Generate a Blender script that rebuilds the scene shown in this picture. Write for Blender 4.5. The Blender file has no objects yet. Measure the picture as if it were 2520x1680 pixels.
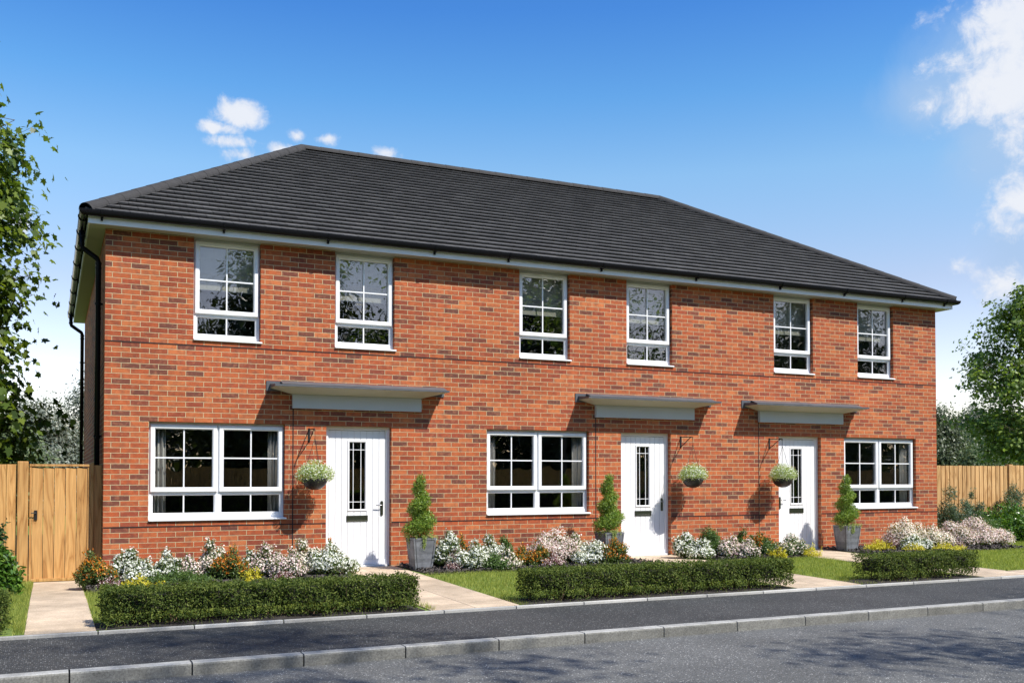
import bpy, bmesh, math, random
import numpy as np
from mathutils import Vector, Matrix
R = math.radians
scene = bpy.context.scene
COL = scene.collection
rng = np.random.default_rng(7)

# ------------------------------------------------------------------ camera
cam_d = bpy.data.cameras.new('camera'); cam = bpy.data.objects.new('camera', cam_d); COL.objects.link(cam)
cam.location = (-0.6516, -14.4315, 1.3438)
cam.rotation_euler = (R(90 + 1.2711), 0, R(-25.015))
cam_d.sensor_width = 36; cam_d.lens = 34.785; cam_d.shift_y = 281.26 / 2520
cam_d.clip_start = .05; cam_d.clip_end = 3000
scene.camera = cam

# ------------------------------------------------------------------ helpers
def tag(o, label=None, cat=None, group=None, kind=None):
    if label: o['label'] = label
    if cat: o['category'] = cat
    if group: o['group'] = group
    if kind: o['kind'] = kind
    return o

def empty(name, loc=(0, 0, 0), label=None, cat=None, group=None, rz=0):
    o = bpy.data.objects.new(name, None); COL.objects.link(o)
    o.location = loc; o.rotation_euler = (0, 0, rz); o.empty_display_size = .2
    return tag(o, label, cat, group)

class MB:
    """collects faces for one mesh"""
    def __init__(s): s.v = []; s.f = []; s.uv = []; s.m = []
    def face(s, pts, uv=None, mi=0):
        b = len(s.v); s.v += [tuple(p) for p in pts]; s.f.append(tuple(range(b, b + len(pts)))); s.uv.append(uv); s.m.append(mi)
    def box(s, x0, x1, y0, y1, z0, z1, mi=0):
        b = len(s.v)
        s.v += [(x0, y0, z0), (x1, y0, z0), (x1, y1, z0), (x0, y1, z0), (x0, y0, z1), (x1, y0, z1), (x1, y1, z1), (x0, y1, z1)]
        for q in ((0, 3, 2, 1), (4, 5, 6, 7), (0, 1, 5, 4), (1, 2, 6, 5), (2, 3, 7, 6), (3, 0, 4, 7)):
            s.f.append(tuple(b + i for i in q)); s.uv.append(None); s.m.append(mi)
    def hull(s, pts8, mi=0):
        b = len(s.v); s.v += [tuple(p) for p in pts8]
        for q in ((0, 3, 2, 1), (4, 5, 6, 7), (0, 1, 5, 4), (1, 2, 6, 5), (2, 3, 7, 6), (3, 0, 4, 7)):
            s.f.append(tuple(b + i for i in q)); s.uv.append(None); s.m.append(mi)
    def tube(s, pts, rad, n=8, cap=True, mi=0):
        pts = [Vector(p) for p in pts]
        if not hasattr(rad, '__len__'): rad = [rad] * len(pts)
        b = len(s.v); up = None
        for i, p in enumerate(pts):
            d = (pts[min(i + 1, len(pts) - 1)] - pts[max(i - 1, 0)]).normalized()
            if up is None:
                up = Vector((0, 0, 1)) if abs(d.z) < .9 else Vector((1, 0, 0))
            a = d.cross(up).normalized(); up = a.cross(d).normalized()
            for k in range(n):
                t = 2 * math.pi * k / n
                q = p + (a * math.cos(t) + up * math.sin(t)) * rad[i]
                s.v.append(tuple(q))
        for i in range(len(pts) - 1):
            for k in range(n):
                k2 = (k + 1) % n
                s.f.append((b + i * n + k, b + i * n + k2, b + (i + 1) * n + k2, b + (i + 1) * n + k)); s.uv.append(None); s.m.append(mi)
        if cap:
            s.f.append(tuple(b + k for k in range(n))); s.uv.append(None); s.m.append(mi)
            e = b + (len(pts) - 1) * n
            s.f.append(tuple(e + n - 1 - k for k in range(n))); s.uv.append(None); s.m.append(mi)
    def build(s, name, mat, parent=None, smooth=False, bevel=0, loc=None, fixn=True):
        me = bpy.data.meshes.new(name); me.from_pydata(s.v, [], s.f)
        if any(u is not None for u in s.uv):
            l = me.uv_layers.new(name='UVMap').data; i = 0
            for f, u in zip(s.f, s.uv):
                for k in range(len(f)):
                    if u is not None: l[i].uv = u[k]
                    i += 1
        mats = mat if isinstance(mat, (list, tuple)) else [mat]
        for m in mats: me.materials.append(m)
        if len(mats) > 1: me.polygons.foreach_set('material_index', s.m)
        if fixn and not any(u is not None for u in s.uv):
            bm = bmesh.new(); bm.from_mesh(me); bmesh.ops.recalc_face_normals(bm, faces=bm.faces); bm.to_mesh(me); bm.free()
        if smooth: me.polygons.foreach_set('use_smooth', [True] * len(me.polygons))
        o = bpy.data.objects.new(name, me); COL.objects.link(o)
        if loc is not None: o.location = loc
        if parent is not None: o.parent = parent
        if bevel:
            bv = o.modifiers.new('bevel', 'BEVEL'); bv.width = bevel; bv.segments = 2; bv.limit_method = 'ANGLE'
        return o

def fast_mesh(name, V, k, mat, parent=None, smooth=False):
    """V: (n*k,3) float array, faces of k consecutive vertices"""
    me = bpy.data.meshes.new(name); nv = len(V); nf = nv // k
    me.vertices.add(nv); me.vertices.foreach_set('co', np.ascontiguousarray(V, np.float32).ravel())
    me.loops.add(nv); me.loops.foreach_set('vertex_index', np.arange(nv, dtype=np.int32))
    me.polygons.add(nf)
    me.polygons.foreach_set('loop_start', np.arange(0, nv, k, dtype=np.int32))
    me.polygons.foreach_set('loop_total', np.full(nf, k, np.int32))
    me.materials.append(mat); me.update(calc_edges=True)
    if smooth: me.polygons.foreach_set('use_smooth', [True] * nf)
    o = bpy.data.objects.new(name, me); COL.objects.link(o)
    if parent is not None: o.parent = parent
    return o

# ------------------------------------------------------------------ materials
def newmat(name):
    m = bpy.data.materials.new(name); m.use_nodes = True
    nt = m.node_tree; nt.nodes.clear()
    out = nt.nodes.new('ShaderNodeOutputMaterial')
    return m, nt, out
def N(nt, t, **kw):
    n = nt.nodes.new('ShaderNode' + t)
    for k, v in kw.items():
        if k in n.inputs: n.inputs[k].default_value = v
        else: setattr(n, k, v)
    return n
def L(nt, a, b): nt.links.new(a, b)
def ramp(nt, src, stops, interp='LINEAR'):
    r = nt.nodes.new('ShaderNodeValToRGB'); cr = r.color_ramp; cr.interpolation = interp
    while len(cr.elements) > 1: cr.elements.remove(cr.elements[-1])
    cr.elements[0].position = stops[0][0]; cr.elements[0].color = (*stops[0][1], 1)
    for p, c in stops[1:]:
        e = cr.elements.new(p); e.color = (*c, 1)
    L(nt, src, r.inputs[0]); return r.outputs[0]
def g(v): return (v, v, v)
def mixc(nt, f, a, b, mode='MIX'):
    m = nt.nodes.new('ShaderNodeMix'); m.data_type = 'RGBA'; m.blend_type = mode
    if isinstance(f, (int, float)): m.inputs[0].default_value = f
    else: L(nt, f, m.inputs[0])
    for s, i in ((a, 6), (b, 7)):
        if isinstance(s, tuple): m.inputs[i].default_value = (*s, 1)
        else: L(nt, s, m.inputs[i])
    return m.outputs[2]
def math_(nt, op, a, b=None, c=None):
    m = nt.nodes.new('ShaderNodeMath'); m.operation = op
    for i, v in enumerate((a, b, c)):
        if v is None: continue
        if isinstance(v, (int, float)): m.inputs[i].default_value = v
        else: L(nt, v, m.inputs[i])
    return m.outputs[0]

def simple(name, col, rough=.5, noise=0, nscale=20, metal=0, spec=.5, bump=0):
    m, nt, out = newmat(name); p = N(nt, 'BsdfPrincipled', Roughness=rough, Metallic=metal)
    p.inputs['Specular IOR Level'].default_value = spec
    p.inputs['Base Color'].default_value = (*col, 1)
    if noise or bump:
        tc = N(nt, 'TexCoord'); no = N(nt, 'TexNoise', Scale=nscale, Detail=6); L(nt, tc.outputs['Object'], no.inputs['Vector'])
        c = ramp(nt, no.outputs[0], [(.3, tuple(x * (1 - noise) for x in col)), (.7, tuple(min(1, x * (1 + noise)) for x in col))])
        L(nt, c, p.inputs['Base Color'])
        if bump:
            b = N(nt, 'Bump', Strength=bump, Distance=.005); L(nt, no.outputs[0], b.inputs['Height']); L(nt, b.outputs[0], p.inputs['Normal'])
    L(nt, p.outputs[0], out.inputs[0]); return m

def mat_brick():
    m, nt, out = newmat('red_brick')
    uv = N(nt, 'UVMap'); mp = N(nt, 'Mapping'); L(nt, uv.outputs[0], mp.inputs[0])
    mp.inputs['Location'].default_value = (.03, 0.0, 0)
    br = N(nt, 'TexBrick'); br.offset = .5
    br.inputs['Color1'].default_value = (0, 0, 0, 1); br.inputs['Color2'].default_value = (1, 1, 1, 1); br.inputs['Mortar'].default_value = (.5, .5, .5, 1)
    br.inputs['Scale'].default_value = 1; br.inputs['Mortar Size'].default_value = .0042; br.inputs['Mortar Smooth'].default_value = .15
    br.inputs['Brick Width'].default_value = .2412; br.inputs['Row Height'].default_value = .072254
    # wobble edges a little
    nz = N(nt, 'TexNoise', Scale=40, Detail=3); L(nt, mp.outputs[0], nz.inputs['Vector'])
    vm = N(nt, 'VectorMath', operation='MULTIPLY_ADD'); L(nt, nz.outputs['Color'], vm.inputs[0]); vm.inputs[1].default_value = (.004, .004, 0); L(nt, mp.outputs[0], vm.inputs[2])
    L(nt, vm.outputs[0], br.inputs['Vector'])
    base = ramp(nt, br.outputs['Color'], [(0, (.26, .052, .024)), (.16, (.46, .116, .038)), (.34, (.38, .078, .028)), (.5, (.53, .162, .056)),
                                          (.64, (.44, .098, .033)), (.82, (.31, .064, .030)), (.93, (.135, .050, .035)), (1, (.20, .062, .037))])
    n1 = N(nt, 'TexNoise', Scale=11, Detail=6, Roughness=.6); L(nt, mp.outputs[0], n1.inputs['Vector'])
    base = mixc(nt, math_(nt, 'MULTIPLY', ramp(nt, n1.outputs[0], [(.45, g(0)), (.70, g(1))]), .6), base, (.14, .056, .040))
    n3 = N(nt, 'TexNoise', Scale=17, Detail=4); L(nt, mp.outputs[0], n3.inputs['Vector'])
    base = mixc(nt, math_(nt, 'MULTIPLY', ramp(nt, n3.outputs[0], [(.5, g(0)), (.75, g(1))]), .35), base, (.58, .225, .105))
    n2 = N(nt, 'TexNoise', Scale=150, Detail=4); L(nt, mp.outputs[0], n2.inputs['Vector'])
    base = mixc(nt, .45, base, mixc(nt, 1, base, ramp(nt, n2.outputs[0], [(.3, g(.55)), (.7, g(1.4))]), 'MULTIPLY'))
    n4 = N(nt, 'TexNoise', Scale=.8, Detail=2); L(nt, mp.outputs[0], n4.inputs['Vector'])
    base = mixc(nt, .5, base, mixc(nt, 1, base, ramp(nt, n4.outputs[0], [(.35, g(.78)), (.65, g(1.15))]), 'MULTIPLY'))
    mor = ramp(nt, n2.outputs[0], [(.3, (.48, .385, .215)), (.7, (.66, .55, .34))])
    c = mixc(nt, br.outputs['Fac'], base, mor)
    p = N(nt, 'BsdfPrincipled', Roughness=.85); p.inputs['Specular IOR Level'].default_value = .25
    L(nt, c, p.inputs['Base Color'])
    h = math_(nt, 'ADD', math_(nt, 'MULTIPLY', br.outputs['Fac'], -1), math_(nt, 'MULTIPLY', n2.outputs[0], .35))
    b = N(nt, 'Bump', Strength=1., Distance=.012); L(nt, h, b.inputs['Height']); L(nt, b.outputs[0], p.inputs['Normal'])
    L(nt, p.outputs[0], out.inputs[0]); return m

def mat_rooftile():
    m, nt, out = newmat('grey_roof_tile')
    uv = N(nt, 'UVMap'); br = N(nt, 'TexBrick'); br.offset = .5
    br.inputs['Color1'].default_value = (0, 0, 0, 1); br.inputs['Color2'].default_value = (1, 1, 1, 1)
    br.inputs['Scale'].default_value = 1; br.inputs['Mortar Size'].default_value = .0038
    br.inputs['Brick Width'].default_value = .2255; br.inputs['Row Height'].default_value = 1.0
    L(nt, uv.outputs[0], br.inputs['Vector'])
    n = N(nt, 'TexNoise', Scale=30, Detail=6); L(nt, uv.outputs[0], n.inputs['Vector'])
    base = ramp(nt, br.outputs['Color'], [(0, (.068, .066, .064)), (1, (.098, .095, .092))])
    base = mixc(nt, .6, base, mixc(nt, 1, base, ramp(nt, n.outputs[0], [(.3, g(.65)), (.7, g(1.35))]), 'MULTIPLY'))
    n4 = N(nt, 'TexNoise', Scale=.9, Detail=3); L(nt, uv.outputs[0], n4.inputs['Vector'])
    base = mixc(nt, .6, base, mixc(nt, 1, base, ramp(nt, n4.outputs[0], [(.35, g(.9)), (.65, g(1.1))]), 'MULTIPLY'))
    base = mixc(nt, br.outputs['Fac'], base, (.012, .012, .012))
    p = N(nt, 'BsdfPrincipled', Roughness=.8); L(nt, base, p.inputs['Base Color']); p.inputs['Specular IOR Level'].default_value = .18
    b = N(nt, 'Bump', Strength=.3, Distance=.004); L(nt, n.outputs[0], b.inputs['Height']); L(nt, b.outputs[0], p.inputs['Normal'])
    L(nt, p.outputs[0], out.inputs[0]); return m

def mat_wood(name='oak_boards', tint=(1, 1, 1)):
    m, nt, out = newmat(name)
    tc = N(nt, 'TexCoord'); ge = N(nt, 'NewGeometry')
    cb = N(nt, 'CombineXYZ'); L(nt, math_(nt, 'MULTIPLY', ge.outputs['Random Per Island'], 37.), cb.inputs[0]); L(nt, math_(nt, 'MULTIPLY', ge.outputs['Random Per Island'], 91.), cb.inputs[2])
    va = N(nt, 'VectorMath', operation='ADD'); L(nt, tc.outputs['Object'], va.inputs[0]); L(nt, cb.outputs[0], va.inputs[1])
    mp = N(nt, 'Mapping'); L(nt, va.outputs[0], mp.inputs[0]); mp.inputs['Scale'].default_value = (1, 1, .13)
    n0 = N(nt, 'TexNoise', Scale=5, Detail=3, Distortion=.6); L(nt, mp.outputs[0], n0.inputs['Vector'])
    rings = math_(nt, 'FRACT', math_(nt, 'MULTIPLY', n0.outputs[0], 7.))
    tri = math_(nt, 'ABSOLUTE', math_(nt, 'SUBTRACT', math_(nt, 'MULTIPLY', rings, 2), 1))
    mp2 = N(nt, 'Mapping'); L(nt, va.outputs[0], mp2.inputs[0]); mp2.inputs['Scale'].default_value = (1, 1, .03)
    n1 = N(nt, 'TexNoise', Scale=120, Detail=5); L(nt, mp2.outputs[0], n1.inputs['Vector'])
    t = lambda c: tuple(a * b for a, b in zip(c, tint))
    c = ramp(nt, tri, [(0, t((.40, .195, .065))), (.15, t((.50, .265, .092))), (.5, t((.59, .33, .125))), (1, t((.64, .37, .145)))])
    c = mixc(nt, .5, c, mixc(nt, 1, c, ramp(nt, n1.outputs[0], [(.3, g(.55)), (.65, g(1.2))]), 'MULTIPLY'))
    c = mixc(nt, .45, c, mixc(nt, 1, c, ramp(nt, ge.outputs['Random Per Island'], [(0, (.68, .62, .55)), (1, (1.25, 1.2, 1.15))]), 'MULTIPLY'))
    p = N(nt, 'BsdfPrincipled', Roughness=.6); p.inputs['Specular IOR Level'].default_value = .3
    L(nt, c, p.inputs['Base Color'])
    b = N(nt, 'Bump', Strength=.35, Distance=.003); L(nt, n1.outputs[0], b.inputs['Height']); L(nt, b.outputs[0], p.inputs['Normal'])
    L(nt, p.outputs[0], out.inputs[0]); return m

def mat_asphalt(name, lo, hi, spk):
    m, nt, out = newmat(name); tc = N(nt, 'TexCoord')
    v = N(nt, 'TexVoronoi', Scale=70.); L(nt, tc.outputs['Object'], v.inputs['Vector'])
    sx = N(nt, 'SeparateColor'); L(nt, v.outputs['Color'], sx.inputs[0])
    n = N(nt, 'TexNoise', Scale=55, Detail=8, Roughness=.75); L(nt, tc.outputs['Object'], n.inputs['Vector'])
    c = ramp(nt, n.outputs[0], [(.3, (lo, lo, lo * .95)), (.7, (hi, hi, hi * .94))])
    stone = ramp(nt, sx.outputs[0], [(0, (.02, .02, .022)), (.4, (.07, .072, .078)), (.7, (.15, .155, .16)), (.88, (.34, .34, .33)), (1, (.70, .68, .64))])
    inside = ramp(nt, v.outputs['Distance'], [(.25, g(1)), (.42, g(0))])
    c = mixc(nt, math_(nt, 'MULTIPLY', inside, spk), c, stone)
    n2 = N(nt, 'TexNoise', Scale=1.1, Detail=4); L(nt, tc.outputs['Object'], n2.inputs['Vector'])
    c = mixc(nt, .6, c, mixc(nt, 1, c, ramp(nt, n2.outputs[0], [(.35, g(.75)), (.65, g(1.25))]), 'MULTIPLY'))
    p = N(nt, 'BsdfPrincipled', Roughness=.8); L(nt, c, p.inputs['Base Color']); p.inputs['Specular IOR Level'].default_value = .35
    h = math_(nt, 'ADD', n.outputs[0], math_(nt, 'MULTIPLY', inside, .4))
    b = N(nt, 'Bump', Strength=.7, Distance=.004); L(nt, h, b.inputs['Height']); L(nt, b.outputs[0], p.inputs['Normal'])
    L(nt, p.outputs[0], out.inputs[0]); return m

def mat_stone(name, a, b, sc=60, spk=.25, big=1.5, rough=.8):
    m, nt, out = newmat(name); tc = N(nt, 'TexCoord'); ge = N(nt, 'NewGeometry')
    n = N(nt, 'TexNoise', Scale=sc, Detail=8, Roughness=.8); L(nt, tc.outputs['Object'], n.inputs['Vector'])
    n2 = N(nt, 'TexNoise', Scale=big, Detail=5, Roughness=.6); L(nt, tc.outputs['Object'], n2.inputs['Vector'])
    c = ramp(nt, n.outputs[0], [(.32, a), (.6, b)])
    c = mixc(nt, .8, c, mixc(nt, 1, c, ramp(nt, n2.outputs[0], [(.3, g(.62)), (.7, g(1.22))]), 'MULTIPLY'))
    c = mixc(nt, 1, c, ramp(nt, ge.outputs['Random Per Island'], [(0, g(.82)), (1, g(1.10))]), 'MULTIPLY')
    p = N(nt, 'BsdfPrincipled', Roughness=rough); L(nt, c, p.inputs['Base Color']); p.inputs['Specular IOR Level'].default_value = .3
    bm_ = N(nt, 'Bump', Strength=.4, Distance=.003); L(nt, n.outputs[0], bm_.inputs['Height']); L(nt, bm_.outputs[0], p.inputs['Normal'])
    L(nt, p.outputs[0], out.inputs[0]); return m

def mat_leaf(name, stops, trans=.35, rough=.45, spec=.4):
    m, nt, out = newmat(name); ge = N(nt, 'NewGeometry')
    c = ramp(nt, ge.outputs['Random Per Island'], stops)
    p = N(nt, 'BsdfPrincipled', Roughness=rough); p.inputs['Specular IOR Level'].default_value = spec; L(nt, c, p.inputs['Base Color'])
    t = N(nt, 'BsdfTranslucent'); L(nt, mixc(nt, 1, c, (1.3, 1.35, .6), 'MULTIPLY'), t.inputs[0])
    mx = N(nt, 'MixShader'); mx.inputs[0].default_value = trans; L(nt, p.outputs[0], mx.inputs[1]); L(nt, t.outputs[0], mx.inputs[2])
    L(nt, mx.outputs[0], out.inputs[0]); return m

def mat_glass():
    m, nt, out = newmat('window_glass')
    lw = N(nt, 'LayerWeight', Blend=.5); fr = math_(nt, 'ADD', math_(nt, 'MULTIPLY', math_(nt, 'POWER', lw.outputs['Facing'], 5.), .91), .09); tr = N(nt, 'BsdfTransparent'); tr.inputs[0].default_value = (.93, .95, .94, 1)
    gl = N(nt, 'BsdfGlossy', Roughness=.0); tcg = N(nt, 'TexCoord'); ng = N(nt, 'TexNoise', Scale=2.2, Detail=2); L(nt, tcg.outputs['Object'], ng.inputs['Vector']); bg_ = N(nt, 'Bump', Strength=.12, Distance=.01); L(nt, ng.outputs[0], bg_.inputs['Height']); L(nt, bg_.outputs[0], gl.inputs['Normal']); gl.inputs[0].default_value = (1, 1, 1, 1)
    mx = N(nt, 'MixShader'); L(nt, fr, mx.inputs[0]); L(nt, tr.outputs[0], mx.inputs[1]); L(nt, gl.outputs[0], mx.inputs[2])
    L(nt, mx.outputs[0], out.inputs[0]); return m

def mat_ground(name, a, b, sc=8):
    m, nt, out = newmat(name); tc = N(nt, 'TexCoord')
    n = N(nt, 'TexNoise', Scale=sc, Detail=8, Roughness=.7); L(nt, tc.outputs['Object'], n.inputs['Vector'])
    c = ramp(nt, n.outputs[0], [(.3, a), (.7, b)])
    p = N(nt, 'BsdfPrincipled', Roughness=.95); L(nt, c, p.inputs['Base Color'])
    bm_ = N(nt, 'Bump', Strength=.8, Distance=.02); L(nt, n.outputs[0], bm_.inputs['Height']); L(nt, bm_.outputs[0], p.inputs['Normal'])
    L(nt, p.outputs[0], out.inputs[0]); return m

M = dict(
    brick=mat_brick(), rooftile=mat_rooftile(),
    ridge=simple('ridge_tile_grey', (.045, .043, .042), .8, .12, 12, spec=.2, bump=.2),
    upvc=simple('white_upvc', (.80, .80, .81), .28, .015, 3),
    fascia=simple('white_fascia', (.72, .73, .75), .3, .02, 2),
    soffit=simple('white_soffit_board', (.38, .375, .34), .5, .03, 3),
    black=simple('black_plastic', (.008, .008, .009), .25, .05, 5, spec=.12),
    iron=simple('black_iron', (.012, .012, .012), .45),
    lead=simple('grey_lead_flashing', (.085, .09, .10), .5, .15, 9),
    canopy=simple('grey_canopy', (.47, .485, .50), .45, .02, 4),
    canopyunder=simple('pale_canopy_underside', (.50, .48, .42), .6, .03, 4),
    hardware=simple('green_grey_ironmongery', (.060, .068, .045), .3, .1, 30, metal=.6),
    chrome=simple('bright_metal', (.62, .62, .62), .2, metal=1),
    darkseal=simple('black_rubber_seal', (.006, .006, .006), .6),
    joint=simple('dark_joint_sealant', (.018, .010, .008), .8),
    glass=mat_glass(), dark=simple('dark_interior_shade', (.035, .034, .032), .9),
    curtain=simple('grey_curtain_cloth', (.44, .41, .39), .9, .05, 8),
    blind=simple('cream_blind_cloth', (.28, .26, .22), .9, .04, 30),
    wood=mat_wood(tint=(.88, .86, .80)), woodpale=mat_wood('pale_larch_boards', (.94, 1.0, 1.12)),
    wooddark=mat_wood('weathered_fence_boards', (.95, .90, .95)),
    road=mat_asphalt('road_asphalt', .035, .175, .9), pave=mat_asphalt('pavement_tarmac', .024, .055, .6),
    kerb=mat_stone('kerb_concrete', (.22, .217, .20), (.41, .405, .38), 75, big=4.),
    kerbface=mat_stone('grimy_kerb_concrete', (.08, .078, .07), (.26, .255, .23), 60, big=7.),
    edging=mat_stone('edging_concrete', (.34, .33, .31), (.52, .51, .48), 80),
    slab=mat_stone('cream_paving', (.38, .28, .18), (.62, .50, .37), 70, big=2.5),
    slate=mat_stone('grey_pot', (.125, .13, .14), (.215, .222, .24), 14, big=5, rough=.6),
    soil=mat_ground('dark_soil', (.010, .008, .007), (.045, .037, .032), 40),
    turf=mat_ground('turf', (.07, .12, .02), (.18, .25, .04), 6),
    chips=simple('bark_chips', (.075, .062, .055), .9, .6, 60),
    bark=simple('tree_bark', (.11, .085, .06), .9, .4, 25, bump=.6),
    stem=simple('shrub_stem', (.16, .11, .06), .8, .3, 40),
    bowl=simple('black_woven_bowl', (.018, .018, .020), .4, .3, 60, bump=.5),
)
LF = dict(
    hedge=mat_leaf('hedge_leaf', [(0, (.036, .062, .013)), (.5, (.088, .128, .024)), (1, (.19, .225, .05))], .32, .65, .2),
    bush=mat_leaf('bush_leaf', [(0, (.05, .09, .022)), (1, (.17, .23, .065))], .35),
    fine=mat_leaf('fine_green_leaf', [(0, (.05, .095, .025)), (1, (.15, .24, .06))], .3),
    laurel=mat_leaf('glossy_laurel_leaf', [(0, (.035, .085, .012)), (.6, (.09, .19, .025)), (1, (.19, .30, .05))], .3, .25, .6),
    dark=mat_leaf('dark_glossy_leaf', [(0, (.018, .045, .016)), (1, (.055, .11, .035))], .25, .3, .6),
    blue=mat_leaf('blue_green_leaf', [(0, (.055, .095, .06)), (1, (.14, .21, .12))], .25),
    orange=mat_leaf('orange_shoot', [(0, (.38, .10, .015)), (.6, (.62, .20, .02)), (1, (.70, .36, .03))], .3),
    yellow=mat_leaf('yellow_shoot', [(0, (.30, .32, .03)), (.3, (.50, .44, .03)), (1, (.78, .68, .07))], .3),
    purple=mat_leaf('maroon_sprig', [(0, (.10, .030, .035)), (1, (.26, .11, .11))], .2),
    white=mat_leaf('white_petal', [(0, (.64, .66, .62)), (1, (.84, .83, .78))], .2, .6),
    cream=mat_leaf('cream_pink_petal', [(0, (.74, .55, .52)), (.5, (.80, .72, .62)), (1, (.84, .80, .74))], .2, .6),
    pink=mat_leaf('pink_petal', [(0, (.60, .38, .42)), (.35, (.76, .60, .58)), (1, (.84, .79, .73))], .2, .6),
    conifer=mat_leaf('conifer_spray', [(0, (.08, .15, .022)), (.5, (.18, .29, .04)), (1, (.34, .42, .08))], .3),
    ivy=mat_leaf('pale_trailing_leaf', [(0, (.22, .30, .07)), (1, (.48, .55, .17))], .35),
    basket=mat_leaf('pale_basket_leaf', [(0, (.26, .36, .10)), (1, (.58, .64, .32))], .35),
    maple=mat_leaf('maple_leaf', [(0, (.035, .065, .012)), (.5, (.095, .15, .022)), (1, (.25, .31, .045))], .42),
    green=mat_leaf('street_tree_leaf', [(0, (.06, .105, .02)), (.6, (.16, .235, .04)), (1, (.33, .41, .10))], .42),
    hazed=mat_leaf('hazed_willow_leaf', [(0, (.11, .125, .095)), (.5, (.16, .18, .14)), (1, (.26, .28, .23))], .25),  # distance haze is put into this grey leaf colour
    wood=mat_leaf('woodland_leaf', [(0, (.042, .058, .026)), (1, (.105, .135, .060))], .25),
    woodg=mat_leaf('mid_green_leaf', [(0, (.075, .11, .045)), (1, (.17, .21, .09))], .25),
    grass=mat_leaf('grass_blade', [(0, (.14, .19, .040)), (.6, (.29, .34, .07)), (1, (.56, .56, .17))], .45, .6, .2),
)

# ------------------------------------------------------------------ sun and sky
SUN = Vector((.318, -.543, .776)).normalized()
sl = bpy.data.lights.new('sun', 'SUN'); sl.energy = 4.6; sl.angle = R(.55); sl.color = (1, .955, .88)
so = bpy.data.objects.new('sun', sl); COL.objects.link(so)
so.rotation_euler = (-SUN).to_track_quat('-Z', 'Y').to_euler(); so.location = (10, -20, 30)
w = bpy.data.worlds.new('World'); scene.world = w; w.use_nodes = True
nt = w.node_tree; nt.nodes.clear()
wo = nt.nodes.new('ShaderNodeOutputWorld'); bg = nt.nodes.new('ShaderNodeBackground'); L(nt, bg.outputs[0], wo.inputs[0])
sky = nt.nodes.new('ShaderNodeTexSky'); sky.sky_type = 'NISHITA'; sky.sun_disc = False
sky.sun_elevation = math.asin(SUN.z); sky.sun_rotation = math.atan2(SUN.x, SUN.y)
sky.altitude = 0; sky.air_density = 1.0; sky.dust_density = .6; sky.ozone_density = 2.6
bg.inputs[1].default_value = .115
geo = nt.nodes.new('ShaderNodeTexCoord'); sep = nt.nodes.new('ShaderNodeSeparateXYZ'); L(nt, geo.outputs['Generated'], sep.inputs[0])
az = math_(nt, 'ARCTAN2', sep.outputs[0], sep.outputs[1]); el = math_(nt, 'ARCSINE', sep.outputs[2])
cv = nt.nodes.new('ShaderNodeCombineXYZ'); L(nt, az, cv.inputs[0]); L(nt, el, cv.inputs[1])
hs = nt.nodes.new('ShaderNodeHueSaturation'); hs.inputs['Saturation'].default_value = 1.22; hs.inputs['Value'].default_value = 1.0
hs.inputs['Hue'].default_value = .508
L(nt, sky.outputs[0], hs.inputs['Color'])
BLOBS = [  # azimuth, elevation, half width, half height (radians), weight
    (0.9084, 0.3908, 0.0758, 0.0438, 1.30),
    (0.8912, 0.3415, 0.0740, 0.0490, 1.50),
    (0.8539, 0.3638, 0.0341, 0.0264, 1.20),
    (0.8432, 0.3349, 0.0378, 0.0204, 0.70),
    (0.9107, 0.3050, 0.0448, 0.0465, 1.20),
    (0.9101, 0.2503, 0.0385, 0.0378, 1.30),
    (0.9027, 0.1733, 0.0355, 0.0250, 0.90),
    (0.8592, 0.1933, 0.0238, 0.0094, 0.60),
    (0.1660, 0.3429, 0.0276, 0.0131, 1.55),
    (0.1432, 0.3284, 0.0228, 0.0066, 1.25),
    (0.1547, 0.3168, 0.0256, 0.0070, 1.15),
    (0.1701, 0.3065, 0.0250, 0.0076, 1.15),
    (0.2051, 0.3134, 0.0227, 0.0076, 1.15),
    (0.2219, 0.3270, 0.0118, 0.0071, 1.25),
    (0.2505, 0.3266, 0.0166, 0.0068, 1.25),
    (0.3070, 0.3167, 0.0216, 0.0102, 1.45),
    (-0.0268, 0.2287, 0.0161, 0.0161, 1.65)]
acc = None
for (a, e, ra, re, wgt) in BLOBS:
    dx = math_(nt, 'DIVIDE', math_(nt, 'SUBTRACT', az, a), ra); dy = math_(nt, 'DIVIDE', math_(nt, 'SUBTRACT', el, e), re)
    d = math_(nt, 'SQRT', math_(nt, 'ADD', math_(nt, 'MULTIPLY', dx, dx), math_(nt, 'MULTIPLY', dy, dy)))
    b = math_(nt, 'MULTIPLY', math_(nt, 'SUBTRACT', 1.0, d), wgt)
    acc = b if acc is None else math_(nt, 'MAXIMUM', acc, b)
cn = N(nt, 'TexNoise', Scale=38, Detail=9, Roughness=.66, Distortion=.3); L(nt, cv.outputs[0], cn.inputs['Vector'])
cn2 = N(nt, 'TexNoise', Scale=9, Detail=7, Roughness=.6); L(nt, cv.outputs[0], cn2.inputs['Vector'])
val = math_(nt, 'ADD', math_(nt, 'MAXIMUM', acc, -1.6), math_(nt, 'MULTIPLY', math_(nt, 'SUBTRACT', math_(nt, 'ADD', cn.outputs[0], cn2.outputs[0]), 1.0), 3.0))
mr = nt.nodes.new('ShaderNodeMapRange'); mr.interpolation_type = 'SMOOTHSTEP'; mr.inputs[1].default_value = .0; mr.inputs[2].default_value = 1.15; L(nt, val, mr.inputs[0])
ccol = ramp(nt, math_(nt, 'ADD', math_(nt, 'MULTIPLY', val, .35), math_(nt, 'MULTIPLY', cn.outputs[0], .6)), [(.2, (3.1, 3.9, 5.3)), (.45, (4.3, 4.7, 5.5)), (.8, (5.2, 5.35, 5.7))])
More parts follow.
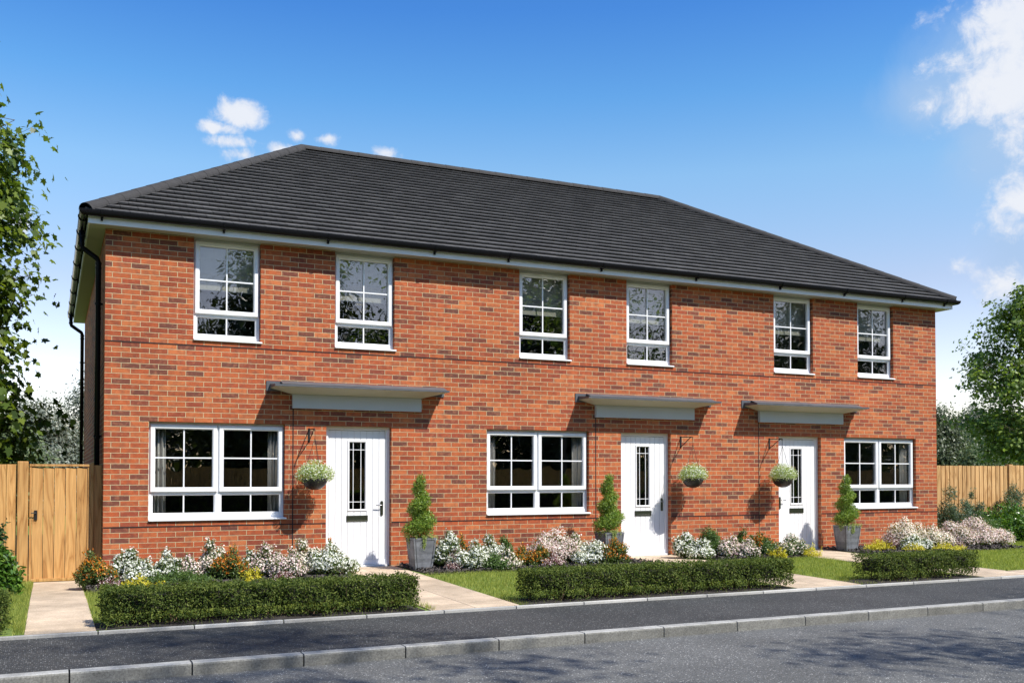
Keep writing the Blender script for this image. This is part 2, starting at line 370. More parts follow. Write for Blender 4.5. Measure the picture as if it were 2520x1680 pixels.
grad = ramp(nt, math_(nt, 'DIVIDE', el, 1.6), [(0.0, (0.68, 0.55, 0.52)), (0.0594, (0.75, 0.555, 0.49)), (0.1156, (0.72, 0.51, 0.42)), (0.1844, (0.64, 0.61, 0.49)), (0.2297, (0.40, 0.54, 0.515)), (0.2781, (0.26, 0.43, 0.51)), (0.3438, (0.23, 0.38, 0.48)), (0.5312, (0.36, 0.41, 0.44)), (0.9688, (0.42, 0.42, 0.42))])
air = mixc(nt, 1, mixc(nt, 1, hs.outputs[0], grad, 'MULTIPLY'), (2.5, 2.5, 2.5), 'MULTIPLY')
vacc = None
for (a, e, ra, re) in ((0.8846, 0.3558, 0.0838, 0.0708), (0.9041, 0.3026, 0.0637, 0.0663), (0.8433, 0.3417, 0.0644, 0.0435), (0.9095, 0.1941, 0.0416, 0.0596)):
    dx = math_(nt, 'DIVIDE', math_(nt, 'SUBTRACT', az, a), ra); dy = math_(nt, 'DIVIDE', math_(nt, 'SUBTRACT', el, e), re)
    b = math_(nt, 'SUBTRACT', 1.0, math_(nt, 'SQRT', math_(nt, 'ADD', math_(nt, 'MULTIPLY', dx, dx), math_(nt, 'MULTIPLY', dy, dy))))
    vacc = b if vacc is None else math_(nt, 'MAXIMUM', vacc, b)
vn = N(nt, 'TexNoise', Scale=13, Detail=7, Roughness=.6, Distortion=.4); L(nt, cv.outputs[0], vn.inputs['Vector'])
vv = nt.nodes.new('ShaderNodeMapRange'); vv.interpolation_type = 'SMOOTHSTEP'; vv.inputs[1].default_value = .35; vv.inputs[2].default_value = 1.35
L(nt, math_(nt, 'ADD', math_(nt, 'MAXIMUM', vacc, -.5), vn.outputs[0]), vv.inputs[0])
air = mixc(nt, math_(nt, 'MULTIPLY', vv.outputs[0], .7), air, (2.5, 3.5, 5.0))
fin = mixc(nt, math_(nt, 'MULTIPLY', mr.outputs[0], .93), air, ccol)
L(nt, fin, bg.inputs[0])

scene.view_settings.view_transform = 'Standard'; scene.view_settings.look = 'None'
scene.view_settings.gamma = 1; scene.view_settings.exposure = .55
scene.cycles.max_bounces = 8; scene.cycles.transparent_max_bounces = 16
scene.cycles.caustics_reflective = False; scene.cycles.caustics_refractive = False
scene.cycles.sample_clamp_indirect = 6

# ------------------------------------------------------------------ ground
def gh(x, y):   # the strip beside the gable falls gently towards the gate
    a = min(1, max(0, (-.02 - x) / .12)); b = min(1, max(0, (y + 2.6) / 2.6))
    return -.055 * a * b
def sheet(name, x0, x1, y0, y1, z, mat, nx=1, ny=1, dip=False, kind='structure'):
    mb = MB()
    xs = np.linspace(x0, x1, nx + 1); ys = np.linspace(y0, y1, ny + 1)
    for i in range(nx):
        for j in range(ny):
            q = [(xs[i], ys[j]), (xs[i + 1], ys[j]), (xs[i + 1], ys[j + 1]), (xs[i], ys[j + 1])]
            mb.face([(a, b, z + (gh(a, b) if dip else 0)) for a, b in q])
    o = mb.build(name, mat, fixn=False); tag(o, kind=kind); return o
sheet('ground', -600, 600, -600, 600, -.13, M['turf'])
KB, KF, RZ, PZ = -6.68, -6.80, -.108, -.02
sheet('road', -80, 120, -12.6, KF, RZ, M['road'])
sheet('far_pavement', -80, 120, -14.6, -12.72, PZ, M['pave'])
sheet('pavement', -80, 120, KB, -5.07, PZ, M['pave'])
mb = MB()
gx = list(np.linspace(-30, -1, 10)) + [-.9, -.7, -.5, -.3, -.14, -.08, -.02, .1] + list(np.linspace(.5, 60, 8))
gy_ = [-5.0, -4, -3.2, -2.6, -2, -1.4, -.8, -.3, 0, .3, 2, 40]
for i in range(len(gx) - 1):
    for j in range(len(gy_) - 1):
        mb.face([(a, b, gh(a, b)) for a, b in ((gx[i], gy_[j]), (gx[i + 1], gy_[j]), (gx[i + 1], gy_[j + 1]), (gx[i], gy_[j + 1]))])
tag(mb.build('lawn', M['turf'], fixn=False), kind='structure')
# kerb stones
mb = MB()
def kerbstone(mb, x0, x1, yb, yf, zt, zb, ch):
    s = 1 if yf < yb else -1
    pr = [(yb, zb), (yb, zt), (yf + s * ch, zt), (yf + s * ch * .3, zt - ch * .3), (yf, zt - ch), (yf, zb)]
    n = len(pr)
    for i in range(n - 1):
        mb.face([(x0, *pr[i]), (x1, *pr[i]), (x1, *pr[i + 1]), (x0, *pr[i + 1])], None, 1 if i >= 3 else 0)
    mb.face([(x0, *p) for p in pr]); mb.face([(x1, *p) for p in reversed(pr)])
k = -20
while .31 + .8265 * k < 60:
    x = .31 + .8265 * k; kerbstone(mb, x + .006, x + .8205, KB - .003, KF, PZ + .003, -.2, .016); k += 1
o = mb.build('kerb', [M['kerb'], M['kerbface']]); tag(o, kind='structure')
mb = MB(); mb.box(-80, 120, KF + .012, KB - .001, -.2, PZ - .012); tag(mb.build('kerb_bedding', M['darkseal']), kind='structure')
mb = MB(); mb.box(-80, 120, -12.72, -12.6, -.2, PZ + .003); tag(mb.build('far_kerb', M['kerb']), kind='structure')
mb = MB(); k = -20
while -.261 + .806 * k < 60:
    x = -.261 + .806 * k; mb.box(x + .005, x + .801, -5.068, -5.012, -.06, .008); k += 1
tag(mb.build('edging_kerb', M['edging'], bevel=.004), kind='structure')
mb = MB(); mb.box(-80, 120, -5.062, -5.002, -.1, -.012); tag(mb.build('edging_bedding', M['darkseal']), kind='structure')
# paths
def slabs(name, yb, rows, xl, xr, split=None, dip=False):
    mb = MB(); base = MB()
    for i in range(len(rows) - 1):
        y0, y1 = rows[i] + .006, rows[i + 1] - .006
        cols = [(0, 1)] if split is None else [(0, split[0]), (split[0], 1)]
        for c0, c1 in cols:
            P = []
            for y in (y0, y1):
                a, b = xl(y), xr(y)
                P.append((a + (b - a) * c0 + (.003 if c0 else 0), a + (b - a) * c1 - (.003 if c1 < 1 else 0)))
            zz = lambda x, y: (gh(x, y) if dip else 0)
            q = [(P[0][0], y0), (P[0][1], y0), (P[1][1], y1), (P[1][0], y1)]
            mb.hull([(a, b, -.03 + zz(a, b)) for a, b in q] + [(a, b, .010 + zz(a, b)) for a, b in q])
    o = mb.build(name, M['slab'], bevel=.002); tag(o, kind='structure')
    a = rows[0]; b = rows[-1]
    n = 8
    for i in range(n):
        y0 = a + (b - a) * i / n; y1 = a + (b - a) * (i + 1) / n
        q = [(xl(y0) + .003, y0), (xr(y0) - .003, y0), (xr(y1) - .003, y1), (xl(y1) + .003, y1)]
        base.face([(x, y, .004 + (gh(x, y) if dip else 0)) for x, y in q])
    tag(base.build(name + '_bedding', M['soil'], fixn=False), kind='structure')
slabs('side_path', 0, [-4.995, -4.78, -4.14, -3.46, -2.85, -2.17, -1.48, -.82, -.15, .22], lambda y: -.84, lambda y: -.275, dip=True)
lin = lambda y, a, b: a + (b - a) * (y + 4.95) / 4.95
rw = [-4.995, -4.62, -3.75, -2.97, -2.2, -1.4, -.7, -.01]
slabs('path', 0, rw, lambda y: lin(y, 2.85, 3.0), lambda y: lin(y, 3.84, 4.10), (.49,))
slabs('path', 0, rw, lambda y: lin(y, 7.57, 8.02), lambda y: lin(y, 8.60, 9.14), (.49,))
slabs('path', 0, rw, lambda y: lin(y, 10.80, 11.12), lambda y: lin(y, 11.78, 12.45), (.49,))
slabs('path', 0, [-4.995, -4.5], lambda y: 11.79, lambda y: 13.2)
# beds
def bed(x0, x1, y0, y1, z=.012):
    mb = MB(); nx = max(4, int((x1 - x0) * 5)); ny = max(3, int((y1 - y0) * 5)); H = {}
    for i in range(nx + 1):
        for j in range(ny + 1):
            edge = i in (0, nx) or j in (0, ny)
            H[i, j] = (x0 + (x1 - x0) * i / nx, y0 + (y1 - y0) * j / ny + (random.uniform(-.03, .03) if j == 0 else 0), z + (0 if edge else random.uniform(0, .03)))
    for i in range(nx):
        for j in range(ny): mb.face([H[i, j], H[i + 1, j], H[i + 1, j + 1], H[i, j + 1]])
    return tag(mb.build('flower_bed', M['soil'], smooth=True, fixn=False), kind='structure')
random.seed(3)
BEDS = [(-.24, 2.97, -1.9, -.005), (4.12, 7.94, -1.52, -.005), (9.12, 11.05, -1.45, -.005), (12.46, 16.2, -1.6, -.005)]
for b in BEDS: bed(*b)
for b in ((-.3, 2.8, -4.97, -4.5), (3.88, 7.55, -4.97, -4.5), (8.66, 10.78, -4.97, -4.5)): bed(*b, z=.006)
def chips(n):
    V = []
    ar = [(b[1] - b[0]) * (b[3] - b[2]) for b in BEDS]; tot = sum(ar)
    for b, a in zip(BEDS, ar):
        m_ = int(n * a / tot)
        P = np.stack([rng.uniform(b[0], b[1], m_), rng.uniform(b[2], b[3], m_), rng.uniform(.02, .055, m_)], 1)
        a1 = rng.normal(size=(m_, 3)); a1[:, 2] *= .35; a1 /= np.linalg.norm(a1, axis=1)[:, None]
        a2 = np.cross(a1, rng.normal(size=(m_, 3))); a2 /= np.linalg.norm(a2, axis=1)[:, None]
        l = rng.uniform(.012, .03, m_)[:, None]; w_ = rng.uniform(.006, .014, m_)[:, None]
        V.append(np.stack([P - a1 * l - a2 * w_, P + a1 * l - a2 * w_, P + a1 * l + a2 * w_, P - a1 * l + a2 * w_], 1).reshape(-1, 3))
    return tag(fast_mesh('bark_mulch', np.concatenate(V), 4, M['chips']), label='dark bark mulch spread over the flower beds', cat='mulch', kind='stuff')
chips(16000)
# grass
def grass(regs, dens, h=.045):
    V = []
    for (x0, x1, y0, y1, fl, fr) in regs:
        n = int(dens * (x1 - x0) * (y1 - y0))
        x = rng.uniform(x0, x1, n); y = rng.uniform(y0, y1, n)
        k_ = np.ones(n, bool)
        if fl: k_ &= x > np.array([fl(t) for t in y])
        if fr: k_ &= x < np.array([fr(t) for t in y])
        for (ax, bx_) in ((-.3, 2.85), (3.98, 7.62), (8.9, 10.8), (-3, -.93)): k_ &= ~((x > ax) & (x < bx_) & (y < -4.5) & (rng.random(n) < .93))
        x = x[k_]; y = y[k_]; n = len(x)
        z = np.array([gh(a, b) for a, b in zip(x, y)])
        hh = h * rng.uniform(.5, 1.25, n) * (1 + .35 * np.sin(x * 5.1 + np.sin(y * 3.7) * 2) * np.sin(y * 4.3))
        t = rng.uniform(0, 2 * np.pi, n); wd = rng.uniform(.0018, .0035, n); ln = rng.uniform(.1, .6, n) * hh; t2 = rng.uniform(0, 2 * np.pi, n)
        P = np.stack([x, y, z], 1); W_ = np.stack([np.cos(t) * wd, np.sin(t) * wd, 0 * t], 1)
        T = P + np.stack([np.cos(t2) * ln, np.sin(t2) * ln, hh], 1)
        V.append(np.stack([P - W_, P + W_, T], 1).reshape(-1, 3))
    return tag(fast_mesh('grass', np.concatenate(V), 3, LF['grass']), label='short bright green lawn grass beside the paths', cat='grass', kind='stuff')
grass([(3.8, 8.1, -5.0, -1.47, lambda y: lin(y, 3.85, 4.11), lambda y: lin(y, 7.56, 8.0)),
       (8.55, 11.15, -5.0, -1.4, lambda y: lin(y, 8.61, 9.15), lambda y: lin(y, 10.79, 11.1)),
       (11.7, 16.2, -4.5, -1.55, lambda y: lin(y, 11.8, 12.46), None), (13.2, 16.2, -5.0, -4.5, None, None), (16.2, 24, -5.0, .6, None, None)], 3300)
grass([(-.275, 2.9, -4.99, -1.85, None, None), (-2.2, -.845, -4.99, .28, None, None)], 4200, .06)

# ------------------------------------------------------------------ the terrace
UL, D, ZS, ZB, ZD = 15.515, 8.904, 4.7245, 3.2013, .6724
house = empty('terraced_house', (0, 0, 0), 'row of three red brick houses under one dark grey hipped roof', 'house')
HX2, HX3 = 5.0747, 8.491
UPW = [(1.150, 2.079), (3.172, 4.101), (6.213, 7.142), (8.242, 9.171), (11.405, 12.334), (13.437, 14.366)]
LOW = [(.573, 2.439), (5.638, 7.504), (13.079, 14.945)]
DRS = [(3.048, 4.057), (8.123, 9.132), (11.500, 12.509)]
ZUS, ZLS, ZLW, ZDT = 3.2717, .7461, 2.1219, 2.12
holes = [(a, b, ZUS, ZS) for a, b in UPW] + [(a, b, ZLS, ZLW) for a, b in LOW] + [(a, b, 0, ZDT) for a, b in DRS]
def wall_mesh():
    mb = MB(); TH = .16
    xs = sorted({0, UL, *[h[0] for h in holes], *[h[1] for h in holes]}); zs = sorted({-.15, ZS + .1, *[h[2] for h in holes], *[h[3] for h in holes]})
    inh = lambda x, z: any(h[0] < x < h[1] and h[2] < z < h[3] for h in holes)
    uvf = lambda a, b: [(a, b - ZB)]
    def F(pts, ax):
        uv = [((p[0] if ax != 'x' else p[1]), (p[2] - ZB + .072254 * 200 if ax != 'z' else p[1])) for p in pts]
        mb.face(pts, uv)
    for i in range(len(xs) - 1):
        for j in range(len(zs) - 1):
            a, b, c, d = xs[i], xs[i + 1], zs[j], zs[j + 1]
            if inh((a + b) / 2, (c + d) / 2): continue
            F([(a, 0, c), (b, 0, c), (b, 0, d), (a, 0, d)], 'y')
            F([(b, TH, c), (a, TH, c), (a, TH, d), (b, TH, d)], 'y')
    for x0, x1, z0, z1 in holes:
        F([(x0, 0, z0), (x0, TH, z0), (x0, TH, z1), (x0, 0, z1)], 'x')
        F([(x1, TH, z0), (x1, 0, z0), (x1, 0, z1), (x1, TH, z1)], 'x')
        F([(x0, 0, z1), (x0, TH, z1), (x1, TH, z1), (x1, 0, z1)], 'z')
        F([(x0, 0, z0), (x1, 0, z0), (x1, TH, z0), (x0, TH, z0)], 'z')
    zt = ZS + .1
    F([(0, D, -.15), (0, 0, -.15), (0, 0, zt), (0, D, zt)], 'x')
    F([(UL, 0, -.15), (UL, D, -.15), (UL, D, zt), (UL, 0, zt)], 'x')
    F([(UL, D, -.15), (0, D, -.15), (0, D, zt), (UL, D, zt)], 'y')
    return mb.build('wall', M['brick'], house)
wall_mesh()
# rooms inside; near-black wall colour stands in for indoor shade
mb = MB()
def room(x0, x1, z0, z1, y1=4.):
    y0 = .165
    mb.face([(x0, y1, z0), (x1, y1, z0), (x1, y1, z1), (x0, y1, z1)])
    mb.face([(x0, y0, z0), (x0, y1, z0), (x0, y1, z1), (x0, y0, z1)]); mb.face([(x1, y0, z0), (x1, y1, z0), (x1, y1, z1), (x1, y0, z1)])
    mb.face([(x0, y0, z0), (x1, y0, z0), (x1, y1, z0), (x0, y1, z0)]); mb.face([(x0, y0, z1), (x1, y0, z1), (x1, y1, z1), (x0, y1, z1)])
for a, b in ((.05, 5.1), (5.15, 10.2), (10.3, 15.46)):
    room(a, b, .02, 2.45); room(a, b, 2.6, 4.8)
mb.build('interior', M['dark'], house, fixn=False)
# joints
for x in (2.555, 7.631, 11.044):
    mb = MB(); mb.box(x - .008, x + .008, -.003, .01, 0, 2.357); mb.build('expansion_joint', M['joint'], house)
for z in (ZB, ZD):
    xs = [0, UL]
    segs = [(0, UL)] if z > 1 else [(0, 3.046), (4.059, 8.121), (9.134, 11.498), (12.511, UL)]
    for a, b in segs:
        mb = MB(); mb.box(a + .001, b - .001, -.004, .01, z - .008, z + .008); mb.build('expansion_joint', M['joint'], house)

def ring(mb, x0, x1, z0, z1, w_, y0, y1, wt=None, wb=None):
    wt = wt or w_; wb = wb or w_
    mb.box(x0, x0 + w_, y0, y1, z0, z1); mb.box(x1 - w_, x1, y0, y1, z0, z1)
    mb.box(x0 + w_, x1 - w_, y0, y1, z1 - wt, z1); mb.box(x0 + w_, x1 - w_, y0, y1, z0, z0 + wb)
def chamring(mb, x0, x1, z0, z1, w_, y0, y1, c=.014):
    """mitred casement ring with a sloped inner and outer edge"""
    o = [(x0, z0), (x1, z0), (x1, z1), (x0, z1)]; cx, cz = (x0 + x1) / 2, (z0 + z1) / 2
    def off(d): return [(x0 + d, z0 + d), (x1 - d, z0 + d), (x1 - d, z1 - d), (x0 + d, z1 - d)]
    Ls = [(off(0), y1), (off(0), y0 + c * .8), (off(c * .7), y0), (off(w_ - c), y0), (off(w_), y0 + c), (off(w_), y1)]
    for (A, ya), (B, yb) in zip(Ls[:-1], Ls[1:]):
        for i in range(4):
            j = (i + 1) % 4
            mb.face([(A[i][0], ya, A[i][1]), (A[j][0], ya, A[j][1]), (B[j][0], yb, B[j][1]), (B[i][0], yb, B[i][1])])
def pane(x0, x1, z0, z1, y, par):
    mb = MB(); mb.box(x0, x1, y, y + .016, z0, z1); mb.build('pane', M['glass'], par)
def bars(mb, x0, x1, z0, z1, xs, zs, y, t=.0095):
    for x in xs: mb.box(x - t, x + t, y, y + .012, z0, z1)
    for z in zs:
        ed = [x0] + [v for x in xs for v in (x - t, x + t)] + [x1]
        for i in range(0, len(ed), 2): mb.box(ed[i], ed[i + 1], y, y + .012, z - t, z + t)
YF = .078   # frame setback
def window(x0, x1, z0, z1, ncas, ztr, zbar):
    mb = MB(); e = .002; fw = .042
    X0, X1, Z0, Z1 = x0 + e, x1 - e, z0 + .03, z1 - e
    ring(mb, X0, X1, Z0, Z1, fw, YF, .145, wt=.052, wb=.06)
    mids = [X0 + (X1 - X0) * i / ncas for i in range(1, ncas)]
    for m_ in mids: mb.box(m_ - .034, m_ + .034, YF + .001, .144, Z0 + .06, Z1 - .052)
    ed = [X0 + fw] + [v for m_ in mids for v in (m_ - .034, m_ + .034)] + [X1 - fw]
    for i in range(0, len(ed), 2): mb.box(ed[i], ed[i + 1], YF + .001, .144, ztr - .022, ztr + .022)
    W = mb.build('window', M['upvc'], house, bevel=.004)
    for i in range(0, len(ed), 2):
        a, b = ed[i], ed[i + 1]
        # opening casement above
        mb = MB(); ca, cb, c0, c1 = a - .024, b + .024, ztr + .004, Z1 - .03
        chamring(mb, ca, cb, c0, c1, .068, YF - .026, YF + .03)
        gxa, gxb, gz0, gz1 = ca + .068, cb - .068, c0 + .068, c1 - .068
        bars(mb, gxa, gxb, gz0, gz1, [(gxa + gxb) / 2], [zbar], YF + .001)
        mb.build('casement', M['upvc'], W)
        pane(gxa, gxb, gz0, gz1, YF + .014, W)
        # fixed light below
        mb = MB(); chamring(mb, a, b, Z0 + .06, ztr - .022, .02, YF + .004, YF + .03, c=.012)
        bars(mb, a + .02, b - .02, Z0 + .08, ztr - .042, [(a + b) / 2], [], YF + .008)
        mb.build('fixed_light', M['upvc'], W)
        pane(a + .02, b - .02, Z0 + .08, ztr - .042, YF + .022, W)
    mb = MB()
    mb.hull([(x0 + .001, -.03, z0 + .001), (x1 + .022, -.03, z0 + .001), (x1 + .022, -.001, z0 + .001), (x0 + .001, -.001, z0 + .001),
             (x0 + .001, -.03, z0 + .022), (x1 + .022, -.03, z0 + .022), (x1 + .022, -.001, z0 + .027), (x0 + .001, -.001, z0 + .027)])
    mb.box(x0 + e, x1 - e, -.001, .14, z0 + .002, z0 + .029)
    mb.build('sill', M['upvc'], W, bevel=.003)
for a, b in UPW: window(a, b, ZUS, ZS, 1, 3.655, 4.15)
for a, b in LOW: window(a, b, ZLS, ZLW, 2, 1.140, 1.625)

# doors
def door(x0, x1, mirror):
    mb = MB(); e = .002; fw = .052
    YD = .088; ring_y0, ring_y1 = YD, .15
    mb.box(x0 + e, x0 + fw, ring_y0, ring_y1, .01, ZDT - e); mb.box(x1 - fw, x1 - e, ring_y0, ring_y1, .01, ZDT - e)
    mb.box(x0 + fw, x1 - fw, ring_y0, ring_y1, ZDT - .06, ZDT - e)
    mb.box(x0 + fw - .001, x0 + fw + .012, YD + .018, ring_y1, .02, ZDT - .06); mb.box(x1 - fw - .012, x1 - fw + .001, YD + .018, ring_y1, .02, ZDT - .06)
    mb.build('door_frame', M['upvc'], house, bevel=.004)
    mb = MB(); mb.box(x0 + fw, x1 - fw, .03, .15, .004, .035); mb.build('threshold', M['upvc'], house, bevel=.003)
    a, b = x0 + fw + .016, x1 - fw - .016; z0, z1 = .04, ZDT - .066; yd = YD + .022
    cx = (a + b) / 2; gw, gz0, gz1 = .122, .872, 1.878
    mb = MB(); n = 9; bw = (b - a) / n
    for i in range(n):
        p, q = a + bw * i + .0035, a + bw * (i + 1) - .0035
        lo, hi = cx - gw - .02, cx + gw + .02
        zz0 = .115
        if q <= lo or p >= hi: mb.box(p, q, yd, yd + .03, zz0, z1)
        else:
            mb.box(p, q, yd, yd + .03, zz0, gz0 - .02); mb.box(p, q, yd, yd + .03, gz1 + .02, z1)
            if p < lo: mb.box(p, lo, yd, yd + .03, gz0 - .02, gz1 + .02)
            if q > hi: mb.box(hi, q, yd, yd + .03, gz0 - .02, gz1 + .02)
    mb.box(a, b, yd + .006, yd + .03, zz0 - .0, zz0 + .0001)
    mb.box(a, b, yd - .006, yd + .03, z0, zz0 - .003)
    # back board closes the grooves
    mb.box(a, cx - gw - .022, yd + .012, yd + .04, z0 + .08, z1); mb.box(cx + gw + .022, b, yd + .012, yd + .04, z0 + .08, z1)
    mb.box(cx - gw - .022, cx + gw + .022, yd + .012, yd + .04, z0 + .08, gz0 - .022); mb.box(cx - gw - .022, cx + gw + .022, yd + .012, yd + .04, gz1 + .022, z1)
    Dr = mb.build('front_door', M['upvc'], house, bevel=.0015)
    mb = MB(); mb.box(x0 + fw + .012, a, yd + .02, yd + .04, .03, z1 + .006); mb.box(b, x1 - fw - .012, yd + .02, yd + .04, .03, z1 + .006); mb.box(a, b, yd + .02, yd + .04, z1, z1 + .006)
    mb.build('door_seal', M['darkseal'], Dr)
    mb = MB(); chamring(mb, cx - gw - .03, cx + gw + .03, gz0 - .03, gz1 + .03, .03, yd - .012, yd + .02, .01); mb.build('glazing_surround', M['upvc'], Dr)
    pane(cx - gw, cx + gw, gz0, gz1, yd + .012, Dr)
    mb = MB(); t = .0045; y = yd + .004
    vx = [cx - gw + 2 * gw * .25, cx - gw + 2 * gw * .74]; vz = [gz0 + .11, gz1 - .11]
    bars(mb, cx - gw, cx + gw, gz0, gz1, vx, vz, y, t)
    mb.build('lead_strip', M['upvc'], Dr)
    # letterbox
    mb = MB(); ring(mb, cx - .165, cx + .165, .690, .778, .012, yd - .012, yd); mb.box(cx - .152, cx + .152, yd - .008, yd, .703, .765)
    mb.build('letterbox', M['hardware'], Dr, bevel=.002)
    mb = MB(); mb.box(cx - .135, cx + .135, yd - .014, yd - .009, .708, .718); mb.build('letterbox_flap', M['chrome'], Dr)
    s = -1 if mirror else 1
    hx = b - .052 if not mirror else a + .04
    mb = MB(); P = []
    for k in range(20):
        t_ = math.pi * 2 * k / 20; r = .021
        P.append((hx + r * math.cos(t_), (.972 if math.sin(t_) >= 0 else .79) + r * math.sin(t_)))
    mb.face([(x, yd - .012, z) for x, z in P])
    for k in range(20):
        (xa, za), (xb, zb_) = P[k], P[(k + 1) % 20]; mb.face([(xa, yd - .012, za), (xb, yd - .012, zb_), (xb, yd, zb_), (xa, yd, za)])
    hp = mb.build('handle_plate', M['hardware'], Dr)
    mb = MB(); mb.tube([(hx, yd - .012, .93), (hx, yd - .05, .93), (hx - s * .02, yd - .055, .93), (hx - s * .105, yd - .052, .93)], .0075); mb.build('handle', M['chrome'], Dr, smooth=True)
    mb = MB(); mb.tube([(hx, yd - .012, .82), (hx, yd - .018, .82)], .009, 12); mb.build('lock', M['chrome'], Dr)
for i, (a, b) in enumerate(DRS): door(a, b, i == 2)

# door canopies
for off in (0, HX2, HX3):
    x0, x1 = 2.215 + off, 4.855 + off; yo = -.385
    zt, zb, zi = 2.672, 2.645, 2.562; bx0, bx1 = 2.536 + off, 4.518 + off
    mb = MB()
    mb.hull([(x0, yo, zb), (x1, yo, zb), (x1, -.001, zb), (x0, -.001, zb), (x0, yo, zt), (x1, yo, zt), (x1, -.001, zt + .03), (x0, -.001, zt + .03)])
    C_ = mb.build('door_canopy', M['lead'], house)
    mb = MB()
    O = [(x0 + .004, yo + .004), (x1 - .004, yo + .004), (x1 - .004, -.002), (x0 + .004, -.002)]; I = [(bx0, -.06), (bx1, -.06), (bx1, -.002), (bx0, -.002)]
    for i in (0, 1, 3):
        j = (i + 1) % 4
        mb.face([(*O[i], zb - .002), (*O[j], zb - .002), (*I[j], zi), (*I[i], zi)])
    mb.face([(*p, zb - .002) for p in O]); mb.face([(*p, zi) for p in I]); mb.face([(*O[2], zb - .002), (*O[3], zb - .002), (*I[3], zi), (*I[2], zi)])
    mb.build('canopy_soffit', M['canopyunder'], C_)
    mb = MB(); mb.box(bx0, bx1, -.062, -.001, 2.357, zi - .001); mb.build('fascia_box', M['canopy'], C_, bevel=.003)
    mb = MB(); fx0, fx1 = 2.165 + off, 4.905 + off; xm = 3.67 + off
    mb.box(fx0, fx1, -.014, -.001, 2.60, 2.745)
    for (p, q, dz) in ((2.37 + off, xm, .006), (xm - .06, fx1, 0)):
        mb.hull([(p, -.16, 2.690 + dz), (q, -.16, 2.690 + dz), (q, -.014, 2.718 + dz), (p, -.014, 2.718 + dz), (p, -.16, 2.694 + dz), (q, -.16, 2.694 + dz), (q, -.014, 2.744 + dz), (p, -.014, 2.744 + dz)])
    mb.build('flashing', M['lead'], C_)

# roof -----------------------------------------------------------
O_ = .2266
ZF0, ZF1 = ZS, 4.845
E0 = O_ + .045; ZE = 4.872; ZR = 7.665
RX0, RX1, RY = 3.683, UL - 3.683, D / 2
c1, c2, c3, c4 = Vector((-E0, -E0, ZE)), Vector((UL + E0, -E0, ZE)), Vector((UL + E0, D + E0, ZE)), Vector((-E0, D + E0, ZE))
r1, r2 = Vector((RX0, RY, ZR)), Vector((RX1, RY, ZR))
mb = MB()
def courses(A, B, A2, B2, n):
    nrm = (B - A).cross(A2 - A).normalized()
    if nrm.z < 0: nrm = -nrm
    ud = (B - A).normalized()
    th, lo = .043, .003
    for i in range(n):
        t0, t1 = i / n, (i + 1) / n
        a0, b0, a1, b1 = A.lerp(A2, t0), B.lerp(B2, t0), A.lerp(A2, t1), B.lerp(B2, t1)
        P = [a0 + nrm * th, b0 + nrm * th, b1 + nrm * lo, a1 + nrm * lo]
        uv = [((p - A).dot(ud), i + .5) for p in P]
        if (b1 - a1).length < .01: P = P[:3]; uv = uv[:3]
        mb.face(P, uv)
        Q = [a0 + nrm * (th - .027), b0 + nrm * (th - .027), b0 + nrm * th, a0 + nrm * th]
        mb.face(Q, [((p - A).dot(ud), i + .5) for p in Q])
    Q = [A - nrm * .006, B - nrm * .006, B2 - nrm * .006, A2 - nrm * .006]
    if (B2 - A2).length < .01: Q = Q[:3]
    mb.face(Q, [(0, 0)] * len(Q), 1)
courses(c1, c2, r1, r2, 26); courses(c3, c4, r2, r1, 26); courses(c2, c3, r2, r2, 26); courses(c4, c1, r1, r1, 26)
roof = mb.build('roof', [M['rooftile'], M['darkseal']], house)
def capline(P, Q, name, rad=.098, ln=.372, sink=.045, start=0.):
    d = (Q - P); Lg = d.length; d.normalize(); side = d.cross(Vector((0, 0, 1))).normalized(); up = side.cross(d).normalized()
    mb = MB(); n = int(round(Lg / ln)); ln = Lg / n; K = 12
    for i in range(n):
        rings = []
        for (s_, rr) in ((i * ln - .012, rad + .004), (i * ln + ln - .006, rad)):
            c = P + d * s_ - up * sink
            rings.append([c + side * (rr * math.cos(math.pi * k / K)) + up * (rr * math.sin(math.pi * k / K)) for k in range(K + 1)])
        for k in range(K): mb.face([rings[0][k], rings[0][k + 1], rings[1][k + 1], rings[1][k]])
        c = P + d * (i * ln - .012) - up * sink; ri = rad - .006
        inner = [c + side * (ri * math.cos(math.pi * k / K)) + up * (ri * math.sin(math.pi * k / K)) for k in range(K + 1)]
        for k in range(K): mb.face([inner[k], inner[k + 1], rings[0][k + 1], rings[0][k]])
    if start:   # dark hollow of the lowest tile
        pass
    o = mb.build(name, M['ridge'], roof, fixn=False)
    return o
lift = Vector((0, 0, .045))
capline(r1 + lift, r2 + lift, 'ridge_tiles')
for c, r in ((c1, r1), (c2, r2), (c3, r2), (c4, r1)): capline(c + lift * .9 + (r - c).normalized() * .02, r + lift, 'hip_tiles', rad=.105)
# fascia and soffit
mb = MB(); t = .02
mb.box(-O_, UL + O_, -O_, -O_ + t, ZF0, ZF1); mb.box(-O_, UL + O_, D + O_ - t, D + O_, ZF0, ZF1)
mb.box(-O_, -O_ + t, -O_ + t, D + O_ - t, ZF0, ZF1); mb.box(UL + O_ - t, UL + O_, -O_ + t, D + O_ - t, ZF0, ZF1)
mb.build('fascia', M['fascia'], house)
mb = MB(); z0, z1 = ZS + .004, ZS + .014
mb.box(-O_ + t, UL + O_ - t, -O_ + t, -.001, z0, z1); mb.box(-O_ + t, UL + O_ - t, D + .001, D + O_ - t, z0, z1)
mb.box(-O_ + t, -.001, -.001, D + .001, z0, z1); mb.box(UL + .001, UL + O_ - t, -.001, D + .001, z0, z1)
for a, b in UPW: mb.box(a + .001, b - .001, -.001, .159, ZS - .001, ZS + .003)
mb.build('soffit', M['soffit'], house)
